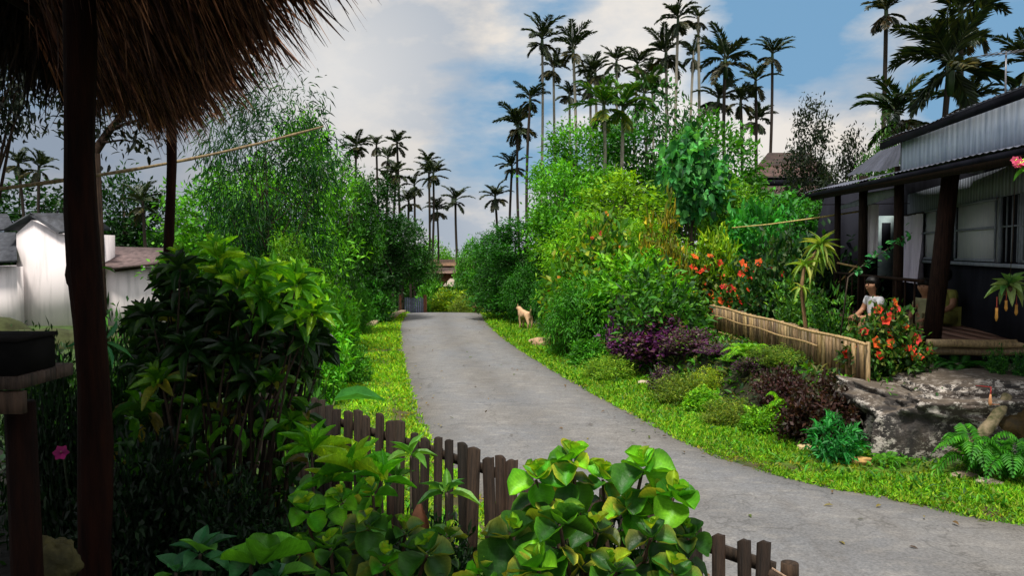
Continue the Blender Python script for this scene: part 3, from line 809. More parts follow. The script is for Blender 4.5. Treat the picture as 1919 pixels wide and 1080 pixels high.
put('leafy_tree', 'green tree just behind the crown of big leaves', 'tree', 'round_tree', 1330, 28, 215, 260, color=(.65, .75, .8), group=TR)
put('leafy_tree', 'yellowish bushy tree below the pair of sunlit palms', 'tree', 'round_tree', 1160, 25, 318, 260, color=(2.1, 1.25, .9), group=TR)
put('leafy_tree', 'fresh green tree above the orange flowers of the hedge', 'tree', 'round_tree', 1050, 26, 300, 190, color=(1.2, 1.2, 1), group=TR)
put('leafy_tree', 'dark green tree between the hip roof and the porch', 'tree', 'round_tree', 1480, 24, 360, 280, color=(.5, .75, 1.2), group=TR)
put('big_leaf_tree', 'tree with very large emerald leaves and a reddish trunk', 'tree', 'big_leaf_tree', 1295, 22, 246, 190, group=TR, rot=.6)
put('leafy_tree', 'olive green tree underneath the emerald big leaf tree', 'tree', 'round_tree', 1370, 23, 330, 180, color=(1.5, 1.1, .9), group=TR)
put('dark_tree', 'black green pointed tree in front of the hip roof', 'tree', 'dark_tree', 1516, 26, 178, 190, group=TR)
put('dark_tree', 'black green bushy tree between roof tip and pointed tree', 'tree', 'dark_tree', 1590, 22, 238, 170, group=TR)
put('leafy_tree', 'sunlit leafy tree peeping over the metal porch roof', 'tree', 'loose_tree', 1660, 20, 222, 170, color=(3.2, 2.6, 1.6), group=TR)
TL = 'trees along the lane beside the shelter'
put('leafy_tree', 'bright green tree with a visible brown trunk by the lane', 'tree', 'tall_tree', 572, 18, 205, 235, color=(1.45, 1.3, 1), group=TL)
put('leafy_tree', 'leafy tree just behind the croton shrub top', 'tree', 'round_tree', 415, 19, 310, 280, color=(1.15, 1.1, 1.1), group=TL)
put('leafy_tree', 'low bright bushy tree between croton and lane', 'tree', 'feather_tree', 540, 14.5, 430, 190, color=(.75, .8, 1), group=TL)
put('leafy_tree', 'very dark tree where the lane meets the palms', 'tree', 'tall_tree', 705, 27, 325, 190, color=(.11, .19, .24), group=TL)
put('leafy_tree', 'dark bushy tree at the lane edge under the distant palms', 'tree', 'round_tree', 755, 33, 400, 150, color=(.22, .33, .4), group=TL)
put('leafy_tree', 'rounded mid green tree at the far left of the lane crest'.replace('far left', 'shelter side'), 'tree', 'round_tree', 655, 22, 300, 150, color=(.4, .5, .5), group=TL)
put('leafy_tree', 'light green tree filling the gap under the bamboo', 'tree', 'round_tree', 492, 17.2, 285, 190, color=(1.35, 1.25, 1), group=TL)
put('bamboo_clump', 'tall bamboo with drooping blue green leaves against bright sky', 'bamboo', 'bamboo_clump', 500, 15, 128, 330, group=TL, rot=.2)
e = thing('dark_tree', 'dark forked tree with bare branches beside the thick post', 'tree', (0, 0, 0), group='dark trees beside the shelter')
bt = MB(); D = 7.6
q0 = np.array([gx(178, D), D, gz(gx(178, D), D) - .1]); fk = at(176, 288, D)
bt.tube([q0, (q0 + fk) / 2 + np.array([.03, 0, 0]), fk], [.085, .07, .06], 8)
tipsb = []
for pts_, r_ in (([(176, 288), (205, 245), (238, 205), (262, 178)], .045), ([(176, 288), (165, 250), (150, 205), (120, 150)], .04), ([(205, 245), (235, 232), (270, 222), (300, 205)], .022), ([(222, 226), (226, 200), (215, 170)], .02), ([(238, 205), (262, 205), (290, 190)], .016), ([(190, 268), (230, 262), (262, 268)], .014), ([(165, 250), (130, 235), (100, 230)], .02)):
    q = [at(x, y, D + .1 * i) for i, (x, y) in enumerate(pts_)]
    bt.tube(q, np.linspace(r_, r_ * .4, len(q)), 6, cap=False); tipsb += q[1:]
ob('trunk', bt, M['darkwood'], e, smooth=True)
bl_ = MB(); tipsb = np.array(tipsb)
n = 34 * len(tipsb); P = np.repeat(tipsb, 34, 0) + R.normal(size=(n, 3)) * np.array([.16, .16, .10])
emit(bl_, T_MID, P, rdir(n) + np.array([0, 0, -.35]), np.array([0, 0, 1.0]) + rdir(n) * .6, R.uniform(.06, .13, n), R.uniform(.025, .045, n), pick(G_BLACK, n))
ob('crown', bl_, M['leaf'], e)
tree_form('overhang_tree', 5.0, [((1.0, 0, 4.1), (.9, .9, .5)), ((.3, -.2, 4.4), (1.2, 1, .6)), ((1.7, .2, 4.3), (.5, .6, .4)), ((-.6, 0, 4.2), (1, 1, .6)), ((.6, .3, 3.65), (.7, .6, .3))], 210, 26, .14, .12, .06, G_BLACK, inner=.3, r0=.14, nlimb=10, trunk_h=.75, droop=.3, bark='darkwood')
put('dark_tree', 'dark overhanging tree whose leaves fringe the upper sky', 'tree', 'overhang_tree', -75, 8, -10, 420, group='dark trees beside the shelter', rot=0)
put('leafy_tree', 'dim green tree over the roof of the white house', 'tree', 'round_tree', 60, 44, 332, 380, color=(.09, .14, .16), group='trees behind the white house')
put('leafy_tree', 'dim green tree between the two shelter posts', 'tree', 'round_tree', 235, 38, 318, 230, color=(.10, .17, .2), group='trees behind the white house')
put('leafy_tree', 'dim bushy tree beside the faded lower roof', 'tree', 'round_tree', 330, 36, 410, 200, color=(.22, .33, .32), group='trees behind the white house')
# beyond the crest
FB = 'trees and bushes beyond the crest of the road'
put('leafy_tree', 'pale green tree directly above the crest of the road', 'tree', 'round_tree', 888, 40.5, 446, 95, color=(.85, .95, .9), group=FB)
put('leafy_tree', 'small far tree beside the thatched huts', 'tree', 'round_tree', 815, 58, 450, 120, color=(1.3, 1.15, .9), group=FB)
put('leafy_tree', 'far tree between the thatched huts and dark lane trees', 'tree', 'round_tree', 770, 50, 470, 90, color=(.7, .8, .8), group=FB)
put('leafy_tree', 'far tree at the garden end of the road crest', 'tree', 'round_tree', 905, 44, 455, 100, color=(.8, .9, .9), group=FB)
put('shrub', 'yellow green bush just over the road crest', 'shrub', 'bright_shrub', 842, 35, 545, 80, group=FB, color=(1.1, .75, 1))
put('shrub', 'small green bush beside the grey slat gate', 'shrub', 'round_shrub', 790, 33.5, 566, 34, group=FB)
put('leafy_tree', 'small light tree partly covering the far huts', 'tree', 'loose_tree', 806, 41, 468, 70, color=(2.5, 2.4, 1.6), group=FB)
put('shrub', 'broad bush in front of the lowest far hut', 'shrub', 'loose_shrub', 850, 38, 530, 90, group=FB, color=(1.1, 1.1, 1))
put('shrub', 'green bush under the far huts', 'shrub', 'round_shrub', 808, 38, 528, 60, group=FB)
put('shrub', 'bush with brown tips near the small roadside box', 'shrub', 'soft_shrub', 872, 34, 556, 60, group=FB, color=(1.1, 1.2, 1))

SR = 'shrubs in the garden bank across the road'
put('hedge_shrub', 'weeping deep green bush whose skirt reaches the verge', 'shrub', 'weeping_bush', 1100, 17.5, 505, 190, color=(.75, .9, 1), group=SR)
put('hedge_shrub', 'deep green bush directly behind the dog', 'shrub', 'weeping_bush', 985, 26, 485, 130, color=(.4, .6, .7), group=SR)
put('hedge_shrub', 'deep green bush filling the corner beside the dog', 'shrub', 'weeping_bush', 1045, 22.5, 500, 110, color=(.45, .7, .9), group=SR)
put('hedge_shrub', 'bright leafy bush between weeping bush and red flowers', 'shrub', 'bright_shrub', 1190, 17, 478, 200, color=(.7, .85, 1), group=SR)
put('hedge_shrub', 'loose green bush with pale leaf tips over the purple plants', 'shrub', 'loose_shrub', 1230, 15.5, 510, 190, group=SR)
put('flowering_shrub', 'shrub dotted with orange flowers above the weeping bush', 'shrub', 'hibiscus', 1130, 19, 415, 200, group=SR, color=(2.0, 2.0, 1), nflow=24, fcolor=(.8, 1.9, 1), fscale=1.2)
put('flowering_shrub', 'shrub with orange and red blooms behind the bamboo fence end', 'shrub', 'hibiscus', 1322, 18.6, 488, 150, group=SR, color=(.9, .9, .9), fscale=1.8, fcolor=(1, 1.2, 1))
put('flowering_shrub', 'shrub with red blooms in the middle behind the bamboo fence', 'shrub', 'hibiscus', 1412, 17.0, 500, 150, group=SR, color=(1.1, 1.1, 1), fscale=1.8, fcolor=(1, 1, 1))
put('flowering_shrub', 'big red hibiscus at the corner of the porch deck', 'shrub', 'hibiscus', 1662, 10.5, 574, 150, group=SR, color=(.9, 1, 1), fscale=1.25, rot=0, nflow=30)
put('hedge_shrub', 'pale leaved shrub between bamboo fence and dracaena', 'shrub', 'loose_shrub', 1490, 14.4, 525, 110, group=SR, color=(1.7, 1.4, 1.3))
put('hedge_shrub', 'dense small leaved shrub beside the wooden porch steps', 'shrub', 'loose_shrub', 1562, 12.6, 556, 100, group=SR, color=(1.1, 1.1, 1))
put('hedge_shrub', 'emerald bush under the stretched bamboo pole', 'shrub', 'round_shrub', 1440, 20, 385, 170, group=SR, color=(.55, 1, 2.6))
put('hedge_shrub', 'shaded bush behind the dracaena and porch post', 'shrub', 'thicket', 1500, 17.5, 440, 230, group=SR, color=(.8, 1, 1))
put('hedge_shrub', 'yellow green arching bush below the reddish trunk', 'shrub', 'bright_shrub', 1345, 18.5, 438, 100, group=SR, color=(1.3, .95, 1))
put('purple_coleus', 'largest purple leaved bush above the grass verge', 'shrub', 'purple_shrub', 1228, 15, 592, 165, group=SR)
put('purple_coleus', 'small purple bush high up beside the weeping bush', 'shrub', 'purple_shrub', 1165, 16.4, 562, 60, group=SR, color=(.9, .6, 1.2))
put('purple_coleus', 'greyish purple bush under the lower end of the bamboo fence', 'shrub', 'purple_shrub', 1352, 13.2, 648, 95, group=SR, color=(.9, 1.1, .9))
put('maroon_coleus', 'dark maroon bush right below the bamboo fence corner'.replace('right ', ''), 'shrub', 'maroon_shrub', 1548, 9.6, 716, 150, group=SR)
put('maroon_coleus', 'brownish purple bush between yellow tuft and maroon bush', 'shrub', 'maroon_shrub', 1462, 10.8, 692, 110, group=SR, color=(1.3, 1.2, 1.6))
put('soft_shrub', 'rounded yellow olive tuft beside the purple bush', 'shrub', 'soft_shrub', 1276, 12.3, 702, 110, group=SR, color=(1.0, 1.1, .8))
put('soft_shrub', 'rounded olive tuft lowest on the bank, over the verge', 'shrub', 'soft_shrub', 1372, 10.7, 748, 105, group=SR, color=(1.1, 1.15, .9))
put('soft_shrub', 'yellow green tuft edging the verge below the weeping bush', 'shrub', 'soft_shrub', 1145, 14.6, 668, 110, group=SR, color=(1.3, 1.7, 1))
put('soft_shrub', 'brownish tuft beside the tan roadside rock', 'shrub', 'soft_shrub', 1062, 18.3, 606, 70, group=SR, color=(1.1, 1.2, .9))
put('soft_shrub', 'mossy olive tuft just under the bamboo fence rail', 'shrub', 'soft_shrub', 1455, 11.8, 650, 120, group=SR, color=(.9, 1.1, .8))
put('soft_shrub', 'low green tuft between the two olive tufts', 'shrub', 'bright_shrub', 1322, 11.6, 728, 70, group=SR)
put('soft_shrub', 'low green tuft under the brownish purple bush', 'shrub', 'bright_shrub', 1430, 10.2, 765, 85, group=SR, color=(.9, .9, 1))

put('purple_coleus', 'violet and green bush between the two purple ones', 'shrub', 'purple_shrub', 1295, 14.0, 618, 105, group=SR, color=(.9, 1.5, .8))
put('purple_coleus', 'low violet tuft at the verge under the largest purple bush', 'shrub', 'purple_shrub', 1248, 13.2, 690, 60, group=SR, color=(.8, 1.3, .8))
put('purple_coleus', 'dusky violet bush against the middle of the bamboo fence', 'shrub', 'purple_shrub', 1420, 11.8, 672, 80, group=SR, color=(.7, 1.3, .6))
put('soft_shrub', 'bright green tuft between violet bushes on the bank', 'shrub', 'bright_shrub', 1385, 12.6, 676, 60, group=SR)
put('soft_shrub', 'yellow flowering tuft over the rounded olive tuft', 'shrub', 'soft_shrub', 1330, 12.4, 690, 70, group=SR, color=(1.9, 1.9, .8))
put('soft_shrub', 'mixed low clump closing the bank beside the tan rock', 'shrub', 'round_shrub', 1105, 16.2, 640, 80, group=SR, color=(.8, .9, 1))
SL = 'shrubs along the lane on the shelter side'
put('verge_shrub', 'bright green shrub spilling onto the grass by the fence', 'shrub', 'bright_shrub', 608, 12.2, 640, 102, group=SL, color=(.6, .9, .9))
put('verge_shrub', 'green shrub behind the spilling shrub, beside the croton', 'shrub', 'bright_shrub', 578, 13.5, 575, 144, group=SL, color=(.6, .85, .9))
put('verge_shrub', 'shrub with light tips halfway along the lane', 'shrub', 'bright_shrub', 628, 16, 552, 93, group=SL, color=(.65, .9, .9))
put('verge_shrub', 'smooth rounded deep green shrub near the lane kerb stone', 'shrub', 'weeping_bush', 673, 22, 535, 59, group=SL, color=(.8, .95, .9))
put('verge_shrub', 'dark shrub beneath the very dark tree', 'shrub', 'round_shrub', 703, 26, 520, 76, group=SL, color=(.45, .6, .8))
put('verge_shrub', 'reddish brown low shrub where the kerb begins', 'shrub', 'maroon_shrub', 690, 27, 565, 51, group=SL, color=(2.2, 1.4, 1))
put('verge_shrub', 'low leafy clump at the edge of the grass strip', 'shrub', 'round_shrub', 668, 14.2, 655, 59, group=SL, color=(.9, .95, 1))
put('verge_shrub', 'orange tinted shrub touching the side of the croton', 'shrub', 'loose_shrub', 528, 9.5, 560, 161, group=SL, color=(1.0, 1.05, 1))
put('verge_shrub', 'green shrub against the far side of the picket fence', 'shrub', 'loose_shrub', 543, 8.2, 640, 144, group=SL, color=(1.2, 1.1, 1))

# ------------------------------------------------------------------ grass along both verges
def grass_points(n, line, lo, hi, sgn, ymin, ymax):
    seg = np.linalg.norm(np.diff(line, axis=0), axis=1)
    mid = (line[1:] + line[:-1]) / 2
    wgt = seg / np.maximum(np.hypot(mid[:, 0], mid[:, 1]), 4) ** 1.35
    wgt = np.where((mid[:, 1] > ymin) & (mid[:, 1] < ymax), wgt, 0)
    i = R.choice(len(seg), n, p=wgt / wgt.sum())
    t = R.uniform(0, 1, n)
    p = line[i] + (line[i + 1] - line[i]) * t[:, None]
    d = unit(line[i + 1] - line[i])
    nrm = np.stack([d[:, 1], -d[:, 0]], 1) * sgn
    return p + nrm * (lo + (hi - lo) * R.uniform(0, 1, n) ** .85)[:, None]

def grass(name, P, cols, hmin=.03, hmax=.075):
    n = len(P)
    mb = MB()
    clump = np.array([mnoise.noise(Vector((x * 1.1, y * 1.1, 2))) + .5 * mnoise.noise(Vector((x * 4.1, y * 4.1, 5))) for x, y in P])
    keep = clump > -.55 + .5 * R.uniform(0, 1, n) ** 2
    P, clump = P[keep], clump[keep]; n = len(P)
    dist = np.hypot(P[:, 0], P[:, 1])
    k = np.clip(dist / 9, 1, 2.4)
    z = ground_z(P)
    d = np.column_stack([R.normal(size=(n, 2)) * .65, np.abs(R.normal(size=n)) * .6 + .35])
    L = R.uniform(hmin, hmax, n) * (1 + .55 * clump) * k ** .7
    c = pick(cols, n, .3) * (1 + .45 * clump)[:, None].clip(.4, 1.8)
    dry = clump < -.42
    c[dry] = c[dry] * np.array([1.6, .95, 1.1])
    emit(mb, T_LOW, np.column_stack([P, z - .005]), d, np.array([0, 0, 1.0]) + rdir(n) * .4, L, .017 * k, c)
    tag(ob(name, mb, M['grass']), kind='stuff')

G_GR = [(.18, .45, .016), (.24, .47, .018), (.12, .35, .016), (.30, .43, .03), (.08, .25, .014)]
RL = -1   # line runs towards the camera: its right-hand side is the road for LEFT, the verge for RIGHT
dR = RS[:-1]
def side_sign(line, ref):
    d = line[20] - line[19]; nr = np.array([d[1], -d[0]])
    return 1 if (np.array(ref) - line[19]) @ nr > 0 else -1
sR = side_sign(RS, (60, 40)); sL = side_sign(LS, (-60, 30))
PR = np.vstack([grass_points(52000, RS, -.06, 1.25, sR, 5.2, 36), grass_points(16000, RS, .6, 2.3, sR, 5.2, 9.6), grass_points(9000, RS, -.16, .12, sR, 5.2, 36)])
PL = np.vstack([grass_points(34000, LS, -.06, 1.7, sL, 6.5, 36), grass_points(7000, LS, -.16, .12, sL, 6.5, 36)])
PR = PR[~in_poly(PR, np.vstack([RS + np.array([-.2, -.1]), (LS)[::-1]]))]
grass('verge_grass', PR, G_GR)
grass('verge_grass', PL, [(c[0] * 1.3, c[1] * 1.2, c[2]) for c in G_GR])

n = 1500
P = np.vstack([grass_points(950, RS, .1, 1.5, sR, 5.2, 34), grass_points(550, LS, .25, 1.8, sL, 6.5, 34)]); P = P[~in_poly(P, ROADP)]
P = np.repeat(P, 5, 0) + R.normal(size=(len(P) * 5, 2)) * .03; n = len(P)
mb = MB(); emit(mb, T_MID, np.column_stack([P, ground_z(P)]), np.column_stack([R.normal(size=(n, 2)) * .8, R.uniform(.3, 1.2, n)]), np.array([0, 0, 1.0]) + rdir(n) * .4, R.uniform(.04, .13, n), R.uniform(.02, .04, n), pick(G_MID + [(.03, .13, .015), (.2, .3, .03)], n))
tag(ob('verge_weeds', mb, M['leaf']), kind='stuff')
# dry leaves blown onto the lane and its edges
n = 190
a_ = R.integers(20, len(RS) - 20, n); side_ = R.uniform(0, 1, n)
edge_ = np.where(side_ < .5, side_ * .28, 1 - (1 - side_) * .28)
edge_ = np.where(R.uniform(0, 1, n) < .3, R.uniform(0, 1, n), edge_)
P = LS[np.minimum(a_, len(LS) - 1)] * (1 - edge_)[:, None] + RS[a_] * edge_[:, None] + R.normal(size=(n, 2)) * .08
P = P[(P[:, 1] > 4) & (P[:, 1] < 28)]; n = len(P)
mb = MB()
zz = road_z(P[:, 1]) + np.where(in_poly(P, ROADP), .05, .05)
emit(mb, T_MID, np.column_stack([P, zz]), np.column_stack([R.normal(size=(n, 2)), R.uniform(-.1, .25, n)]), np.array([0, 0, 1.0]) + rdir(n) * .35, R.uniform(.04, .10, n), R.uniform(.02, .04, n), pick([(.16, .09, .04), (.22, .15, .05), (.08, .05, .03), (.28, .22, .06), (.10, .14, .03)], n))
tag(ob('fallen_leaves', mb, M['leaf']), kind='stuff')

# low weeds scattered over the bank so that no bare soil reads between the shrubs
n = 9000
P = np.column_stack([R.uniform(-.2, 9, n), R.uniform(9.3, 34, n)])
n = 60000
P = np.column_stack([R.uniform(-.2, 9, n), R.uniform(9.3, 34, n)])
P = P[in_poly(P, BANKP) & (dist_line(P, FS) < 2.4) & (P[:, 0] < 4.35)]
mb = MB(); n = len(P)
emit(mb, T_MID, np.column_stack([P, ground_z(P)]), np.column_stack([R.normal(size=(n, 2)), R.uniform(.3, 1.6, n)]), np.array([0, 0, 1.0]) + rdir(n) * .5, R.uniform(.08, .2, n), R.uniform(.03, .07, n), pick(G_MID + G_DARK + G_OLIVE, n))
tag(ob('ground_cover_weeds', mb, M['leaf']), kind='stuff')
# ground cover in the shaded yard and on the shelter side of the lane
n = 9000
P = np.column_stack([R.uniform(-9, -.4, n), R.uniform(2.6, 15, n)])
P = P[~in_poly(P, ROADP) & (dist_line(P, LS) > 1.2)]
mb = MB(); n = len(P)
emit(mb, T_MID, np.column_stack([P, ground_z(P)]), np.column_stack([R.normal(size=(n, 2)), R.uniform(.2, 1.6, n)]), np.array([0, 0, 1.0]) + rdir(n) * .5, R.uniform(.06, .2, n), R.uniform(.02, .06, n), pick(G_DARK, n) * .8)
tag(ob('yard_weeds', mb, M['leaf']), kind='stuff')

# distant woodland that reads as one mass, behind everything
mb = MB()
bl = []
for i in range(70):
    x = -95 + i * 2.9 + R.uniform(-1.5, 1.5); y = 78 + R.uniform(-8, 8)
    if -7 < x < 1: hgt = R.uniform(2.5, 4)
    else: hgt = R.uniform(6, 10) if x > 3 else R.uniform(4.5, 7.5)
    bl.append(((x, y, road_z(np.array([y]))[0] + hgt * .5), (3.2, 2.5, hgt * .55)))
cloud(mb, bl, 1700, 16, .55, .62, .34, G_DARK, cvar=.4)
for cc, rr in bl: mb.tube([(cc[0], cc[1], road_z(np.array([cc[1]]))[0] - 1), (cc[0], cc[1], cc[2])], [.2, .1], 5, (.02, .015, .01))
tag(ob('distant_woods', mb, M['leaf']), kind='stuff')

# ------------------------------------------------------------------ picket fence
FA, FB_ = np.array([gx(470, 6.05), 6.05]), np.array([gx(1452, 3.05), 3.05])
flen = np.linalg.norm(FB_ - FA); fdir = (FB_ - FA) / flen
fz = lambda t: np.interp(t, [0, .35, .7, 1], [float(at(470, 722, 6.05)[2]), 1.33, 1.245, float(at(1452, 1028, 3.05)[2])])
fence = thing('picket_fence', 'weathered dark wooden picket fence with gaps between yard and road', 'fence', (0, 0, 0))
frot = math.atan2(fdir[1], fdir[0])
def picket_mesh(k):
    mb = MB(); wd = [.062, .078, .05, .07][k]; th = .022; Lh = 1.05
    top = [(-wd / 2, -.004 * k), (-wd / 6, .004), (wd / 6, .002), (wd / 2, .007 * (k - 1.5))]
    ring = [(-wd / 2 * .92, 0, -Lh), (wd / 2 * .92, 0, -Lh)] + [(x, 0, z) for x, z in top[::-1]]
    mb.prism(ring, (0, th, 0), np.array([1, .95, .9]) * [.9, 1.15, .8, 1.0][k])
    me = mb.mesh('picket', M['picket']); return me
PK = [picket_mesh(k) for k in range(4)]
t = 0.0; i = 0
while t < flen * 1.0:
    p = FA + fdir * t
    tt = t / flen
    o = link('picket', PK[R.integers(0, 4)], fence, (p[0], p[1], float(fz(tt)) + R.uniform(-.035, .035)))
    o.rotation_euler = (R.uniform(-.03, .03), R.uniform(-.045, .045), frot + R.uniform(-.06, .06))
    k = R.uniform(.25, .75); o.color = (k * R.uniform(.9, 1.15), k, k * .95, 1)
    t += R.uniform(.082, .122) if R.uniform() < .85 else R.uniform(.13, .16); i += 1
nrm2 = np.array([-fdir[1], fdir[0]])
for dz, off in ((-.10, .036), (-.62, .036)):
    mb = MB()
    for a, b in ((0, .52), (.5, 1.0)):
        pa, pb = FA + fdir * flen * a + nrm2 * off, FA + fdir * flen * b + nrm2 * (off + .004)
        mb.beam((*pa, float(fz(a)) + dz), (*pb, float(fz(b)) + dz + .006), .02, .05, (.8, .8, .8))
    ob('rail', mb, M['picket'], fence)
ep = FA + fdir * (flen + .02)
mb = MB(); mb.tube([(ep[0] + .05, ep[1] - .02, .3), (ep[0] + .05, ep[1] - .02, float(fz(1)) - .09), (ep[0] + .05, ep[1] - .02, float(fz(1)) - .045)], [.036, .034, .033], 12, (.9, .8, .7))
ob('end_post', mb, M['picket'], fence)
mb = MB(); a0 = ep + fdir * -.02; b0 = ep + fdir * .16
mb.tube([(a0[0], a0[1], float(fz(1)) - .1), (b0[0] + .02, b0[1], float(fz(1)) - .14)], .022, 8, (1.1, 1, 1))
ob('rail_stub', mb, M['picket'], fence)
mb = MB(); mb.tube([(a0[0] - .01, a0[1] - .05, float(fz(1)) - .06), (a0[0] + .06, a0[1] - .07, float(fz(1)) - .1), (b0[0], b0[1] - .04, float(fz(1)) - .15)], .005, 6, (6, 6, 6))
ob('wire_tie', mb, M['picket'], fence)

# ------------------------------------------------------------------ thatched shelter around the camera
hut = thing('thatched_shelter', 'dark thatched shelter roof with ragged brown eave on two round posts', 'shelter', (0, 0, 0))
EA, EB = np.array([-.36, 1.95, 3.50]), np.array([-2.2, 5.2, 3.44])     # line of the leaf tips, then moved up and in to the eave
ev = (EB - EA) / np.linalg.norm(EB - EA)
inn = np.array([ev[1], -ev[0], 0]); inn = inn if inn @ np.array([-1, -.5, 0]) > 0 else -inn
EA, EB = EA + inn * .42, EB + inn * .42 - ev * .3
E0 = EA - ev * .95                      # near end of the eave, above the frame
ridge = lambda p: p + inn * 2.6 + np.array([0, 0, 1.35])
mb = MB()
up_ = np.array([0, 0, .24])
mb.prism([E0, EB, ridge(EB), ridge(E0)], up_)
far0, farB = ridge(E0) + inn * 2.6 + np.array([0, 0, -1.35]), ridge(EB) + inn * 2.6 + np.array([0, 0, -1.35])
mb.prism([ridge(E0) + np.array([0, 0, .002]), ridge(EB) + np.array([0, 0, .002]), farB, far0], up_)
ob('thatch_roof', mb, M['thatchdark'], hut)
mb = MB()
for s in np.linspace(.05, .97, 9):     # rafters under the thatch
    p = E0 + (EB - E0) * s; mb.tube([p + np.array([0, 0, -.03]) + inn * .1, ridge(p) + np.array([0, 0, -.06])], .022, 6, (1.5, 1.3, 1))
for k in np.linspace(.06, .94, 8):
    mb.tube([E0 * (1 - k) + ridge(E0) * k + np.array([0, 0, -.03]), EB * (1 - k) + ridge(EB) * k + np.array([0, 0, -.03])], .012, 6, (2, 1.6, 1.2))
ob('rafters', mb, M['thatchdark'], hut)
# hanging fringe of dry palm leaves: long narrow blades in overlapping layers
mb = MB()
def fringe(a, b, outw, n, layers, Lr):
    a, b = np.array(a), np.array(b)
    for ly in range(layers):
        t = R.uniform(0, 1, n)
        clump = np.round(t * 55 + R.uniform(-.35, .35, n)) / 55
        t = t * .35 + clump * .65
        base = a + (b - a) * t[:, None] + outw * (-.30 + .11 * ly + R.uniform(-.05, .05, n))[:, None] + np.array([0, 0, .17 - .055 * ly]) + np.array([0, 0, 1]) * R.uniform(-.03, .06, n)[:, None]
        d = outw * .85 + np.array([0, 0, -1.0]) + R.normal(size=(n, 3)) * .2 + ((clump * 55) % 3 - 1)[:, None] * (b - a) / np.linalg.norm(b - a) * .12
        L = R.uniform(Lr[0], Lr[1], n) * (1 + .2 * np.sin(clump * 170))
        col = pick([(.75, .6, .52), (.4, .34, .32), (1.0, .8, .62), (.25, .22, .22), (.5, .4, .4), (1.9, 1.75, 1.4), (2.7, 2.4, 1.9)], n, .35)  # palest blades stand in for straws caught by the sun
        emit(mb, T_STRAP2, base, d, outw + rdir(n) * .7, L, R.uniform(.009, .028, n), col)
T_STRAP2 = tmpl_grid(lambda t: max(.05, (1 - t ** 2.6)), 4, 2, .12, 0, 0, .0)
fringe(E0, EB, -inn, 4600, 5, (.30, .52))
ob('eave_fringe', mb, M['thatch'], hut)
mb = MB()
fringe(EB, EB + inn * 2.6 + np.array([0, 0, 1.35]), ev, 900, 4, (.3, .5))
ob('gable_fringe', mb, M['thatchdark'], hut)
# posts
def post(px0, px1, D, r, col, nm='post'):
    a = np.array([gx(px1, D), D, gz(gx(px1, D), D) - .1]); b = np.array([*at(px0, 60, D)[:2], 3.7])
    k = 16
    pts = a + (b - a) * np.linspace(0, 1, k)[:, None] + np.column_stack([[.012 * math.sin(j * .9 + px0) for j in range(k)], np.zeros(k), np.zeros(k)])
    rad = [r * (1 + .06 * math.sin(j * 1.7) - .012 * j) for j in range(k)]
    mb = MB(); mb.tube(pts, rad, 14, col)
    zc = float(at(125, 515, D)[2])
    if r > .05: mb.sphere((np.interp(zc, pts[:, 2], pts[:, 0]) - r * .55, D, zc), (.035, .035, .06), 8, 6, col)
    ob(nm, mb, M['postwood'], hut, smooth=True)
post(141, 174, 2.8, .059, (.3, .22, .2))
post(318, 313, 5.0, .034, (.35, .25, .25))
mb = MB()
for t in np.linspace(0, 1, 2):
    pass
zb = 3.22
mb.tube([np.array([gx(148, 2.8), 2.8, 3.55]) - ev * .9, np.array([gx(148, 2.8), 2.8, 3.52]), np.array([gx(316, 5.0), 5.05, 3.3])], [.05, .05, .045], 10)
ob('eave_beam', mb, M['postwood'], hut, smooth=True)

pa, pb = at(-60, 362, 4.25), at(606, 237, 6.35)
mb = MB(); k = 18
pts = pa + (pb - pa) * np.linspace(0, 1, k)[:, None]; pts[:, 2] -= .05 * np.sin(np.linspace(0, PI, k))
rad = [.011 + (.0025 if j % 3 == 0 else 0) - .0002 * j for j in range(k)]
mb.tube(pts, rad, 10, (.85, .85, .8))
tag(ob('bamboo_pole', mb, M['bamboo'], smooth=True), 'thin bamboo pole jutting out from under the thatched eave', 'pole')

# wooden stand with a black box at the edge of the yard
stand = thing('wooden_stand', 'grey wooden board on a round leg, beside the thick post', 'stand', (0, 0, 0))
c = at(20, 722, 2.2)
mb = MB()
for j in range(3): mb.box((c[0] - .1, 2.2 + .09 * j - .05, c[2] + .02), (.36, .085, .035), col=np.array([1.1, 1.1, 1.25]) * (.8 + .2 * j))
mb.box((c[0] - .1, 2.13, c[2] - .035), (.36, .025, .06), col=(1.1, 1.0, 1.0))
ob('board', mb, M['picket'], stand)
mb = MB(); lx = gx(26, 2.25)
mb.tube([(lx, 2.27, .6), (lx + .004, 2.27, 1.3), (lx - .005, 2.27, c[2] - .06)], [.045, .042, .04], 12, (.22, .17, .16))
ob('leg', mb, M['postwood'], stand, smooth=True)
b_ = at(18, 658, 2.2)
box = thing('dark_box', 'soot black wooden box standing on the grey board', 'box', (float(b_[0]), 2.2, c[2] + .0385))
mb = MB(); mb.box((-.1, 0, .045), (.35, .18, .088)); ob('body', mb, M['black'], box)
mb = MB(); mb.box((-.1, 0, .0965), (.36, .19, .011), col=(1.6, 1.5, 1.5)); ob('lid', mb, M['black'], box)
